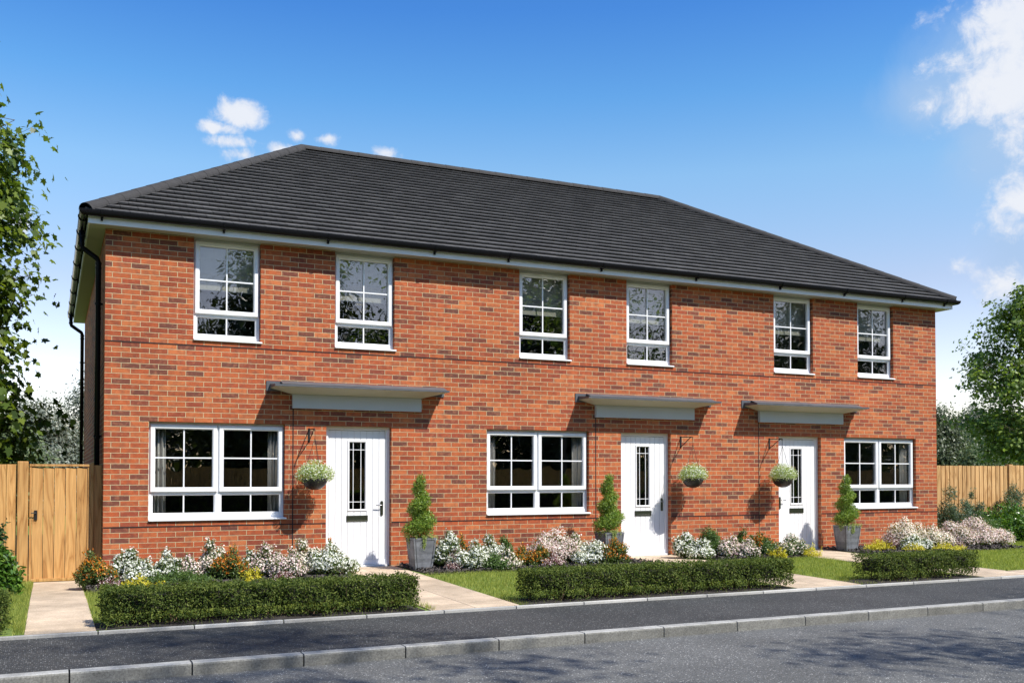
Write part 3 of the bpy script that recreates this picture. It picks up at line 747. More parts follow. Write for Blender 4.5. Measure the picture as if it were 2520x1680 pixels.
# gutter
def gutter_run(mb, pts, r=.054):
    K = 10
    prof = [(r * math.cos(math.pi + math.pi * k / K), r * math.sin(math.pi + math.pi * k / K)) for k in range(K + 1)]
    prof = [(a_, b_ * 1.28) for a_, b_ in prof]; prof = [(-r, .006)] + prof + [(r, .006)]
    pin = [((r - .004) * math.cos(math.pi + math.pi * k / K), (r - .004) * math.sin(math.pi + math.pi * k / K)) for k in range(K + 1)]
    pin = [(a_, b_ * 1.28) for a_, b_ in pin]
    pr = prof + [(r - .004, .006)] + pin[::-1] + [(-r + .004, .006)]
    n = len(pr)
    secs = []
    for i, p in enumerate(pts):
        p = Vector(p)
        if 0 < i < len(pts) - 1:
            d1 = (p - Vector(pts[i - 1])).normalized(); d2 = (Vector(pts[i + 1]) - p).normalized()
            o1 = Vector((d1.y, -d1.x, 0)); o2 = Vector((d2.y, -d2.x, 0)); o_ = (o1 + o2); o_ = o_ / o_.dot(o1)
        else:
            d_ = (Vector(pts[1]) - p) if i == 0 else (p - Vector(pts[i - 1])); d_.normalize(); o_ = Vector((d_.y, -d_.x, 0))
        secs.append([p + o_ * a + Vector((0, 0, b)) for a, b in pr])
    for s0, s1 in zip(secs[:-1], secs[1:]):
        for k in range(n): mb.face([s0[k], s0[(k + 1) % n], s1[(k + 1) % n], s1[k]])
    mb.face(secs[0]); mb.face(secs[-1][::-1])
GO = O_ + .058; GZ = 4.878
mb = MB(); gutter_run(mb, [(-GO, D + GO, GZ), (-GO, -GO, GZ), (UL + GO, -GO, GZ), (UL + GO, D + GO, GZ), (-GO + .2, D + GO, GZ)])
gut = mb.build('gutter', M['black'], house, smooth=False)
def gbr(x, y, ax):
    mb = MB(); K = 10; r0, r1_ = .055, .064; hw = .018
    def pt(r, k, s):
        a = math.pi + math.pi * k / K
        o_, z = r * math.cos(a), r * math.sin(a) * 1.28
        return (x + s, y + o_, GZ + z) if ax == 'x' else (x + o_, y + s, GZ + z)
    for k in range(K):
        mb.face([pt(r1_, k, -hw), pt(r1_, k + 1, -hw), pt(r1_, k + 1, hw), pt(r1_, k, hw)])
        mb.face([pt(r0, k, -hw), pt(r1_, k, -hw), pt(r1_, k + 1, -hw), pt(r0, k + 1, -hw)])
        mb.face([pt(r0, k, hw), pt(r0, k + 1, hw), pt(r1_, k + 1, hw), pt(r1_, k, hw)])
    if ax == 'x':
        mb.box(x - hw, x + hw, y - .061, y - .045, GZ, GZ + .012); mb.box(x - hw * .8, x + hw * .8, y + .03, y + .058, GZ - .115, GZ - .05)
    else:
        mb.box(x - .061, x - .045, y - hw, y + hw, GZ, GZ + .012); mb.box(x + .03, x + .058, y - hw * .8, y + hw * .8, GZ - .115, GZ - .05)
    mb.build('gutter_bracket', M['black'], gut)
for x in (-.06, 1.52, 3.0, 4.66, 5.91, 7.61, 9.51, 11.36, 12.89, 14.37, 15.50): gbr(x, -GO, 'x')
for y in (.05, .95, 2.0, 3.2, 4.5, 5.9, 7.3, 8.6): gbr(-GO, y, 'y')
# downpipes
def downpipe(y, par):
    r = .036; x = -.062
    P = [(-GO, y, GZ - .07), (-GO, y, 4.60), (-GO + .012, y, 4.565), (x - .02, y, 4.43), (x, y, 4.38), (x, y, -.12)]
    mb = MB(); mb.tube(P, r, 16); o = mb.build('downpipe', M['black'], par, smooth=True)
    for z, xx in ((4.62, -GO), (4.72, -GO), (4.36, x), (4.30, x), (3.79, x), (1.91, x), (.12, x)):
        mb = MB(); mb.tube([(xx, y, z - .012), (xx, y, z + .012)], r + .006, 16); mb.build('pipe_collar', M['black'], o, smooth=False)
    for z in (3.79, 1.93, .80):
        mb = MB(); mb.box(x - .045, -.001, y - .012, y + .012, z - .012, z + .012); mb.build('pipe_clip', M['black'], o)
downpipe(.62, house); downpipe(8.45, house)

# ------------------------------------------------------------------ curtains and blinds
def curtain(x0, x1, z0, z1, y, label):
    mb = MB(); n = 40; pts = []
    for i in range(n + 1):
        u = i / n; x = x0 + (x1 - x0) * u; pts.append((x, y + .028 * math.sin(u * 22) + .01 * math.sin(u * 53)))
    for i in range(n):
        (a, b), (c, d) = pts[i], pts[i + 1]; mb.face([(a, b, z0), (c, d, z0), (c, d, z1), (a, b, z1)])
    o = mb.build('curtain', M['curtain'], smooth=True, fixn=False)
    so_ = o.modifiers.new('thick', 'SOLIDIFY'); so_.thickness = .004
    return tag(o, label, 'curtain', 'curtains behind the wide windows')
HN = ('left', 'middle', 'right')
for i, (a, b) in enumerate(LOW):
    curtain(a + .05, a + .24, .5, 2.2, .22, f'grey curtain at the left edge of the {HN[i]} house\'s wide ground-floor window')
    curtain(b - .20, b - .02, .5, 2.2, .22, f'grey curtain at the right edge of the {HN[i]} house\'s wide ground-floor window')
for i, (a, b) in enumerate(UPW):
    mb = MB(); mb.box(a + .03, b - .03, .19, .194, 4.02, 4.74); 
    for z in (4.02, 4.25, 4.48): mb.box(a + .03, b - .03, .182, .19, z, z + .02)
    side = ('left', 'right')[i % 2]
    tag(mb.build('window_blind', M['blind']), f'cream blind half down in the {side} upstairs window of the {HN[i // 2]} house', 'blind', 'blinds in the upstairs windows')

# ------------------------------------------------------------------ foliage tools
def unit(a): return a / np.maximum(np.linalg.norm(a, axis=1), 1e-9)[:, None]
SH_DIAMOND = np.array([(0, -1), (.42, -.1), (0, 1), (-.42, -.1)])
SH_OVAL = np.array([(0, -1), (.38, -.35), (.36, .35), (0, 1), (-.36, .35), (-.38, -.35)])
SH_MAPLE = np.array([(0, -.75), (.28, -.45), (.85, -.5), (.62, -.08), (1.0, .35), (.45, .38), (.38, .62), (0, 1.1), (-.38, .62), (-.45, .38), (-1.0, .35), (-.62, -.08), (-.85, -.5), (-.28, -.45)])
SH_FLOWER = np.array([(math.cos(t) * (1 if i % 2 else .62), math.sin(t) * (1 if i % 2 else .62)) for i, t in enumerate(np.linspace(0, 2 * math.pi, 11)[:-1])])
SH_NEEDLE = np.array([(0, -1), (.16, 0), (0, 1), (-.16, 0)])
def leafcards(P, nrm, size, shape, rg, curl=.25, axis=None):
    """one small faceted leaf per point; nrm: preferred facing, size: half length"""
    n = len(P); nn = unit(nrm)
    a = rg.normal(size=(n, 3)) if axis is None else axis + rg.normal(size=(n, 3)) * .35
    a = unit(a - nn * (a * nn).sum(1)[:, None]); b = np.cross(nn, a)
    size = np.asarray(size).reshape(-1, 1, 1) * np.ones((n, 1, 1))
    V = P[:, None, :] + size * (b[:, None, :] * shape[None, :, 0, None] + a[:, None, :] * shape[None, :, 1, None])
    V = V - size * nn[:, None, :] * (np.abs(shape[:, 0]) * curl + .15 * shape[:, 1] ** 2)[None, :, None]
    return V.reshape(-1, 3)
def lobes(n, lob, rg, shell=(.55, 1.02), zmin=.02):
    """points through a set of ellipsoids (cx,cy,cz,rx,ry,rz), denser near the skin"""
    lob = np.array(lob); vol = (lob[:, 3] * lob[:, 4] + lob[:, 3] * lob[:, 5]); k = rg.choice(len(lob), n, p=vol / vol.sum())
    d = unit(rg.normal(size=(n, 3))); r = rg.uniform(shell[0] ** 2, shell[1] ** 2, n) ** .5
    P = lob[k, :3] + d * r[:, None] * lob[k, 3:6]
    m_ = P[:, 2] > zmin
    return P[m_], d[m_]

# kinds of border plants: leaf material, leaf size, shape, petals, petal size, petals per m2
KIND = dict(
    white=('bush', .014, SH_OVAL, 'white', .0155, 1.), cream=('bush', .013, SH_OVAL, 'cream', .0145, 1.), pink=('bush', .013, SH_OVAL, 'pink', .0135, 1.1),
    orange=('bush', .017, SH_OVAL, 'orange', .019, .8), green=('fine', .015, SH_OVAL, None, 0, 0), greenfine=('fine', .028, SH_NEEDLE, None, 0, 0),
    yellow=('yellow', .019, SH_NEEDLE * np.array([1.8, 1]), None, 0, 0), purple=('purple', .016, SH_NEEDLE, 'pink', .008, .25), sparse=('fine', .014, SH_OVAL, 'cream', .011, .35),
    bluegreen=('blue', .018, SH_OVAL, None, 0, 0), laurel=('laurel', .036, SH_OVAL, None, 0, 0), darklaurel=('dark', .03, SH_OVAL, None, 0, 0))
NM = dict(white='white_flowering_shrub', cream='cream_flowering_shrub', pink='pink_flowering_shrub', orange='orange_leaved_shrub', green='green_shrub', greenfine='rosemary_bush',
          yellow='yellow_bedding_plant', purple='maroon_bedding_plant', sparse='sparse_flowering_shrub', bluegreen='blue_green_shrub', laurel='laurel_bush', darklaurel='dark_evergreen_bush')
def bush(kind, x, y, hw, top, label, seed, zb=0., dens=1., stem=True):
    hw *= 1.38 if kind not in ('laurel', 'darklaurel', 'bluegreen') else 1.12; top *= 1.07 if kind not in ('yellow', 'laurel', 'darklaurel') else 1.
    rg = np.random.default_rng(seed); lm, ls, shp, pm, ps, pd = KIND[kind]
    cat = {'yellow': 'plant', 'purple': 'plant'}.get(kind, 'shrub')
    root = empty(NM[kind], (x, y, zb), label, cat, 'border plants along the terrace')
    H = top - zb; nl = 5 if hw > .15 else 4; lob = []
    low = kind in ('yellow', 'purple')
    nl = 16 if not low else 8
    for i in range(nl):
        fx = rg.uniform(-.8, .8); fy = rg.uniform(-.7, .7) * (1 - .4 * abs(fx)); dome = max(.35, 1 - .55 * (fx * fx + fy * fy))
        if i == 0: fx = rg.uniform(-.25, .25); fy = 0; dome = 1
        hgt = H * dome * (1 if i == 0 else rg.uniform(.55, .96)); r_ = hw * rg.uniform(.20, .36); rz = min(hgt * .48, r_ * rg.uniform(.9, 1.5))
        lob.append((fx * hw, fy * hw, hgt - rz, r_, r_, rz))
    lob.append((0, 0, H * .30, hw * .80, hw * .62, H * .27))
    area = sum(3.2 * (l[3] * l[4] + l[3] * l[5] + l[4] * l[5]) for l in lob)
    n = int(min(9000, area / (ls * ls * .75) * 1.15 * dens))
    P, d = lobes(n, lob, rg, (.35, 1.04))
    # sprigs that break the outline
    ns = 34 if not low else 26
    P = P + rg.normal(size=P.shape) * hw * .05
    sp = []; tips = []
    for i in range(ns):
        l = lob[rg.integers(len(lob) - 1)]; dd = unit(np.array([[rg.normal(), rg.normal(), abs(rg.normal()) + .7]]))[0]
        a0 = np.array(l[:3]) + dd * np.array(l[3:6]) * .8; ln = (.17 if not low else .45) * H * rg.uniform(.3, 1.1)
        for k in range(9): sp.append(a0 + dd * ln * k / 8 + rg.normal(size=3) * ls * .5)
        tips.append(a0 + dd * ln)
    P = np.concatenate([P, np.array(sp)]); d = np.concatenate([d, unit(rg.normal(size=(len(sp), 3)) + [0, 0, 1])])
    nr = d * .6 + rg.normal(size=d.shape) * .65 + np.array([0, -.1, .35])
    V = leafcards(P, nr, rg.uniform(.7, 1.25, len(P)) * ls, shp, rg, axis=(d + np.array([0, 0, .5])) if kind in ('greenfine', 'purple', 'yellow', 'laurel', 'orange') else None)
    fast_mesh('foliage', V, len(shp), LF[lm], root)
    if pm:
        nf = int(area / (ps * ps) * .36 * pd)
        Q, d2 = lobes(nf * 2, lob, rg, (.93, 1.16), .08 * H); Q = Q + rg.normal(size=Q.shape) * hw * .04
        up = (d2[:, 2] > -.35); Q = Q[up]; d2 = d2[up]
        # clustered flower heads
        keep = (np.sin(Q[:, 0] * 61 + seed) * np.sin(Q[:, 1] * 57) * np.sin(Q[:, 2] * 53 + seed * 2)) > -.22 if kind != 'orange' else (d2[:, 2] > .0)
        Q = Q[keep]; d2 = d2[keep]
        tips = tips * 3
        Q = np.concatenate([Q, np.array(tips) + rg.normal(size=(len(tips), 3)) * .011]); d2 = np.concatenate([d2, unit(rg.normal(size=(len(tips), 3)) * .5 + [0, 0, 1])])
        if pm == 'orange': V = leafcards(Q, d2 + rg.normal(size=d2.shape) * .7, rg.uniform(.6, 1.2, len(Q)) * ps, SH_OVAL, rg, axis=d2 + [0, 0, .8])
        else:
            V = leafcards(Q, d2 + rg.normal(size=d2.shape) * .35, rg.uniform(.65, 1.2, len(Q)) * ps, SH_FLOWER, rg, curl=.1)
        fast_mesh('flowers' if pm != 'orange' else 'young_leaves', V, len(SH_OVAL) if pm == 'orange' else len(SH_FLOWER), LF[pm], root)
    if stem:
        mb = MB()
        for i in range(7):
            l = lob[rg.integers(len(lob) - 1)]; b0 = rg.normal(size=2) * .012
            mb.tube([(b0[0], b0[1], -.02), (l[0] * .35 + b0[0], l[1] * .3, l[2] * .45), (l[0] * .9, l[1] * .9, l[2] + l[5] * .3)], [.006, .004, .002], 5)
        mb.build('stem', M['stem'], root)
    return root
B_ = [  # kind, x, y, half width, top, label
('orange', -.17, -1.30, .19, .42, 'orange and green shrub on a short bare stem beside the garden gate path'),
('white', .27, -.80, .17, .41, 'tall end of the white flowers nearest the gate, against the left corner of the brickwork'),
('white', .42, -1.10, .18, .30, 'low white flowering shrub just in front of the tall white one nearest the gate'),
('white', .76, -.80, .14, .39, 'narrow upright white shrub below the left pane of the left wide window'),
('pink', 1.04, -.80, .17, .30, 'low pale pink shrub between narrow white and tall cream shrubs, under the left wide window'),
('cream', 1.33, -.80, .17, .48, 'tall cream and pink shrub directly behind the orange shrub of the left bed'),
('greenfine', .82, -1.45, .28, .24, 'spiky green rosemary bush without flowers right behind the left hedge'),
('yellow', .35, -1.75, .22, .15, 'strip of bright yellow plants at the gate end of the left hedge'),
('purple', .02, -1.70, .10, .14, 'small maroon sprigs beside the yellow strip at the gate end of the left hedge'),
('orange', 1.49, -1.20, .18, .41, 'orange shrub in the middle of the left bed, below the window\'s right pane'),
('white', 1.76, -.90, .11, .36, 'slim white shrub tucked between orange shrub and pink mound in the left bed'),
('pink', 1.98, -1.0, .18, .43, 'tall pale pink mound left of the dark vertical wall joint of the left house'),
('pink', 2.25, -1.20, .20, .36, 'broad low pink mound in front of the left house\'s vertical wall joint'),
('cream', 2.55, -.80, .19, .47, 'high cream shrub at the foot of the left house\'s vertical wall joint'),
('white', 2.84, -1.10, .25, .41, 'big white shrub spilling over the left house\'s doorstep'),
('yellow', 1.70, -1.70, .11, .20, 'single yellow tuft behind the middle of the left hedge'),
('purple', 2.06, -1.70, .11, .15, 'maroon tuft under the pink mounds of the left bed'),
('orange', 2.95, -.62, .08, .42, 'few orange shoots sticking up beside the left house\'s white door'),
('white', 4.72, -.80, .19, .52, 'loose white shrub right of the left house\'s tall grey planter'),
('white', 4.92, -1.10, .25, .41, 'dense white shrub at the front of the middle bed above the lawn edge'),
('white', 5.35, -.80, .18, .47, 'white shrub left of the plain green bush in the middle bed'),
('green', 5.67, -.50, .16, .43, 'plain green bush against the wall left of the middle house\'s window'),
('green', 5.20, -1.30, .17, .26, 'low green bush between dense white and small cream shrubs by the lawn'),
('cream', 5.43, -1.30, .16, .29, 'small cream shrub left of the two orange shrubs in the middle bed'),
('pink', 4.58, -.55, .09, .27, 'little pink shrub squeezed against the left planter\'s right side'),
('purple', 4.62, -1.20, .10, .22, 'maroon sprigs below the loose white shrub by the left planter'),
('orange', 4.93, -.72, .10, .42, 'orange shoots showing between two white shrubs of the middle bed'),
('orange', 5.80, -1.0, .17, .30, 'left one of two touching orange shrubs below the middle wide window'),
('orange', 6.04, -1.1, .16, .31, 'right one of two touching orange shrubs below the middle wide window'),
('pink', 6.44, -.70, .33, .51, 'widest pink shrub, under the right pane of the middle wide window'),
('purple', 6.21, -1.20, .17, .24, 'maroon plants at the front foot of the widest pink shrub'),
('cream', 6.80, -.80, .21, .45, 'cream shrub between the widest pink shrub and the middle planter'),
('white', 6.95, -1.1, .28, .34, 'large white shrub in front of the middle house\'s planter'),
('orange', 7.22, -1.3, .17, .40, 'orange shrub hiding the foot of the middle house\'s planter'),
('white', 8.93, -.72, .18, .41, 'white shrub right beside the middle house\'s door frame'),
('white', 9.10, -.9, .19, .31, 'low white shrub at the edge of the middle house\'s path'),
('green', 9.54, -.6, .24, .49, 'tall loose green bush between the middle basket and the right basket'),
('pink', 9.68, -1.0, .21, .35, 'green bush with scattered pink flowers below the tall loose green bush'),
('pink', 9.86, -1.2, .16, .31, 'small bush with pink flowers at the front of the right-hand bed'),
('green', 10.27, -.6, .17, .44, 'green bush left of the right house\'s vertical wall joint'),
('orange', 10.38, -.8, .19, .38, 'orange-tipped bush below the right hanging basket\'s shadow'),
('green', 10.52, -.9, .20, .31, 'low green bush right of the orange-tipped bush near the right door'),
('sparse', 10.76, -1.15, .24, .37, 'airy bush with few pale flowers in front of the right house\'s door'),
('yellow', 11.0, -1.4, .17, .20, 'yellow spray at the path edge before the right house\'s white door'),
('yellow', 10.36, -1.38, .13, .17, 'small yellow plant behind the right end of the longest hedge'),
('yellow', 13.0, -.9, .22, .25, 'upright yellow plant right of the right house\'s planter'),
('purple', 13.43, -.8, .16, .33, 'upright maroon plant between the yellow plant and the cream shrubs'),
('cream', 13.94, -.6, .34, .54, 'tall cream shrub below the right house\'s wide window'),
('cream', 14.40, -.8, .33, .41, 'lower cream shrub at the right corner of the brickwork'),
('white', 13.72, -1.1, .22, .28, 'small bluish white shrub in front of the tall cream shrub'),
('yellow', 13.45, -1.3, .22, .15, 'yellow strip behind the middle of the right hedge'),
('yellow', 14.2, -1.3, .30, .15, 'longer yellow strip behind the right end of the right hedge'),
('pink', 15.25, -.62, .32, .46, 'mauve pink shrub just past the right corner of the house'),
('pink', 15.95, -.62, .42, .52, 'large mauve pink shrub at the end of the flower bed by the lawn'),
('purple', 14.78, -1.0, .22, .21, 'maroon plants below the mauve pink shrub at the house corner'),
('bluegreen', 16.55, .55, .44, 1.09, 'tall blue-green shrub against the wooden fence next to the house'),
('bluegreen', 17.51, .8, .30, .97, 'slim blue-green shrub in front of the fence\'s middle boards'),
('green', 17.0, .2, .40, .62, 'bright green bush between mauve pink and blue-green shrubs'),
('laurel', 17.95, .25, .72, .84, 'big glossy green laurel on the lawn in front of the right fence'),
('bluegreen', 18.85, .85, .42, 1.13, 'blue-green shrub rising behind the laurel at the fence post'),
('laurel', 19.35, .25, .6, .74, 'glossy laurel at the far right beside the bigger laurel'),
]
for i, (k_, x, y, hw, top, lb) in enumerate(B_): bush(k_, x, y, hw, top, lb, 100 + i, dens=.45 if k_ in ('sparse', 'yellow') else (.8 if k_ in ('orange', 'bluegreen') else 1.))
bush('darklaurel', -1.20, -.95, .23, .76, 'dark green upper bush overlapping the fence left of the gate', 301)
bush('laurel', -1.20, -1.65, .24, .54, 'bright glossy laurel left of the gate path, below the dark bush', 302)

# hedges
def hedge(x0, x1, y0, y1, h, label, seed, per=9000):
    rg = np.random.default_rng(seed); root = empty('box_hedge', ((x0 + x1) / 2, (y0 + y1) / 2, 0), label, 'hedge', 'clipped hedges behind the pavement')
    cx, cy = (x0 + x1) / 2, (y0 + y1) / 2; n = int(per * (x1 - x0))
    u = rg.uniform(x0, x1, n); v = rg.uniform(y0, y1, n); w_ = rg.uniform(.03, h, n)
    # push most of them to a face
    f = rg.choice(4, n, p=[.44, .32, .14, .10]); dpt = np.abs(rg.normal(size=n)) * .035
    v = np.where(f == 0, y0 + dpt, v); w_ = np.where(f == 1, h - dpt, w_); v = np.where(f == 2, y1 - dpt, v)
    e = rg.random(n) < .5; u = np.where((f == 3) & e, x0 + dpt * 1.3, np.where((f == 3) & ~e, x1 - dpt * 1.3, u))
    bx = .018 * np.sin(u * 9 + w_ * 11) + .014 * np.sin(u * 23 + 1.3) + .010 * np.sin(w_ * 31 + u * 17)
    v = v + np.where(f == 0, bx, 0); w_ = w_ + np.where(f == 1, .010 * np.sin(u * 8.3 + v * 9) + .008 * np.sin(u * 27), 0)
    # ragged ends and thin foot
    keep = (w_ > .10) | (rg.random(n) < np.clip(w_ / .11, .12, 1) ** 1.5)
    u = u[keep]; v = v[keep]; w_ = w_[keep]; f = f[keep]; n = len(u)
    P = np.stack([u, v, w_], 1) + rg.normal(size=(n, 3)) * .008
    nr = np.array([(0, -1, .3), (0, 0, 1), (0, 1, .3), (1, 0, .3)])[f]; nr[(f == 3) & (u < cx), 0] = -1
    V = leafcards(P - [cx, cy, 0], nr * .7 + rg.normal(size=(n, 3)) * .75, rg.uniform(.0095, .0165, n), SH_OVAL, rg)
    # a few stray shoots
    S = []
    for i in range(int((x1 - x0) * 60)):
        side = rg.random(); p = np.array([rg.uniform(x0, x1), rg.uniform(y0, y1), h]); dd = np.array([rg.normal() * .3, rg.normal() * .3, 1.])
        if side < .3: p = np.array([rg.uniform(x0, x1), y0, rg.uniform(.08, h)]); dd = np.array([rg.normal() * .4, -1, .6])
        elif side < .5: ex = rg.random() < .5; p = np.array([x0 if ex else x1, rg.uniform(y0, y1), rg.uniform(.08, h)]); dd = np.array([-1. if ex else 1., rg.normal() * .4, .4])
        ln = rg.uniform(.015, .062)
        for k in range(6): S.append(p + dd * ln * k / 5 + rg.normal(size=3) * .006)
    S = np.array(S); V2 = leafcards(S - [cx, cy, 0], rg.normal(size=S.shape) + [0, -.3, .6], rg.uniform(.009, .014, len(S)), SH_OVAL, rg)
    fast_mesh('foliage', np.concatenate([V, V2]), len(SH_OVAL), LF['hedge'], root)
    mb = MB()
    for i in range(int((x1 - x0) * 16)):
        a = rg.uniform(x0 + .06, x1 - .06) - cx; b = rg.uniform(y0 + .08, y1 - .12) - cy
        for k in range(3):
            mb.tube([(a + rg.normal() * .01, b, -.01), (a + rg.normal() * .03, b + rg.normal() * .02, .09), (a + rg.normal() * .07, b + rg.normal() * .05, h * .75)], [.006, .005, .002], 5)
    mb.build('stem', M['stem'], root)
    # solid dark box stands in for inner shade, so it does not look hollow
    mb = MB(); mb.box(x0 + .09 - cx, x1 - .09 - cx, y0 + .10 - cy, y1 - .10 - cy, .13, h - .07); mb.build('shade_core', M['soil'], root)
hedge(-.22, 2.74, -4.95, -4.50, .348, 'clipped green hedge in front of the left house, between gate path and its door path', 11)
hedge(4.03, 7.56, -4.95, -4.50, .350, 'longest clipped hedge, in front of the middle house', 12, 8000)
hedge(8.95, 10.74, -4.95, -4.46, .345, 'shortest clipped hedge, in front of the right house', 13, 8000)
hedge(-2.4, -.97, -4.93, -4.50, .36, 'hedge end left of the garden gate path, cut by the picture edge', 14)

# ------------------------------------------------------------------ potted spiral conifers
def potted(x, y, label, seed):
    rg = np.random.default_rng(seed); root = empty('potted_conifer', (x, y, 0), label, 'potted plant', 'tall grey planters with spiral conifers')
    h = .475; t_, b_ = .176, .122
    mb = MB(); R4 = lambda r, z: [(-r, -r, z), (r, -r, z), (r, r, z), (-r, r, z)]
    n = 8; prof = [(b_ + (t_ - b_) * (i / n) ** .8, h * i / n) for i in range(n + 1)]
    prof += [(t_ - .022, h), (t_ - .03, h - .05)]
    for (r0, z0), (r1_, z1) in zip(prof[:-1], prof[1:]):
        A, B = R4(r0, z0), R4(r1_, z1)
        for i in range(4): mb.face([A[i], A[(i + 1) % 4], B[(i + 1) % 4], B[i]])
    mb.face(R4(b_, 0))
    mb.build('planter', M['slate'], root, fixn=True)
    # dark strips laid on each face, coloured as the shade of a groove
    mb = MB()
    for q in range(4):
        rot = Matrix.Rotation(q * math.pi / 2, 3, 'Z')
        def rf(z): return b_ + (t_ - b_) * (z / h) ** .8 + .0015
        def seg(u0, z0, u1, z1, w_=.0035):
            P0, P1 = Vector((u0, -rf(z0), z0)), Vector((u1, -rf(z1), z1)); d = (P1 - P0).normalized(); s = d.cross(Vector((0, 1, 0))).normalized() * w_
            mb.face([rot @ (P0 - s), rot @ (P1 - s), rot @ (P1 + s), rot @ (P0 + s)])
        zt_ = h - .035; K = 8
        seg(-t_ + .03, zt_, t_ - .03, zt_)
        for k in range(K):
            z0, z1 = .04 + (zt_ - .04) * k / K, .04 + (zt_ - .04) * (k + 1) / K
            for s in (-1, 1): seg(s * (rf(z0) - .03), z0, s * (rf(z1) - .03), z1)
    mb.build('panel_line', M['darkseal'], root, fixn=False)
    mb = MB(); mb.box(-t_ + .028, t_ - .028, -t_ + .028, t_ - .028, h - .09, h - .03); mb.build('soil', M['soil'], root)
    mb = MB(); mb.tube([(0, 0, h - .05), (-.005, .0, .8), (-.02, 0, 1.3)], [.014, .011, .004], 7); mb.build('trunk', M['bark'], root)
    lob = []; nn = 30; turns = 2.6
    for i in range(nn):
        u = i / (nn - 1); z = .56 + u * .78; rr = (.045 * (1 - u) + .018); a = 2.2 + u * turns * 2 * math.pi; s = (.125 * (1 - u) + .068) * rg.uniform(.88, 1.12)
        lob.append((rr * math.cos(a) - .02 * u, rr * math.sin(a), z, s, s, .085 - .015 * u))
    lob.append((-.02, 0, 1.34, .05, .05, .045))
    P, d = lobes(9000, lob, rg, (.5, 1.18)); dr = unit(d + np.array([0, 0, .55]) + rg.normal(size=d.shape) * .25)
    V = leafcards(P, rg.normal(size=P.shape) + d * .5, rg.uniform(.013, .027, len(P)), SH_NEEDLE * np.array([1.7, 1]), rg, axis=dr)
    fast_mesh('foliage', V, 4, LF['conifer'], root)
    # trailing plants over the rim
    P = []; 
    for i in range(34):
        e_ = rg.integers(4); q = rg.uniform(-t_, t_); p = [(q, -t_ - .01), (-t_ - .01, q), (q, t_), (t_, q)][e_]
        drop = rg.uniform(.0, .05) if rg.random() < .7 else rg.uniform(.05, .12)
        if i < 6: p = (-.02 + rg.normal() * .025, -t_ - .012); drop = rg.uniform(.12, .20)
        if 6 <= i < 11: p = (-t_ - .012, rg.normal() * .05); drop = rg.uniform(.08, .18)
        for k in range(int(9 + drop * 170)):
            zz = h + .05 * rg.random() - drop * rg.random(); ins = max(0., (h - zz)) * .12
            P.append((p[0] * (1 - ins / .18) + rg.normal() * .012, p[1] * (1 - ins / .18) + rg.normal() * .008, zz))
    Pq = rg.uniform(-t_ * .9, t_ * .9, (420, 2)); P = np.concatenate([np.array(P), np.column_stack([Pq, h + rg.uniform(-.02, .05, 420)])])
    V = leafcards(P, rg.normal(size=P.shape) + [0, -.5, .5], rg.uniform(.007, .012, len(P)), SH_OVAL, rg)
    fast_mesh('trailing_plant', V, 6, LF['ivy'], root)
potted(4.27, -.74, 'tall grey square planter with spiral conifer right of the left house\'s door', 41)
potted(7.515, -.64, 'grey planter with spiral conifer left of the middle door, half behind orange shrub', 42)
potted(12.62, -.54, 'grey planter with spiral conifer between the right door and wide window', 43)

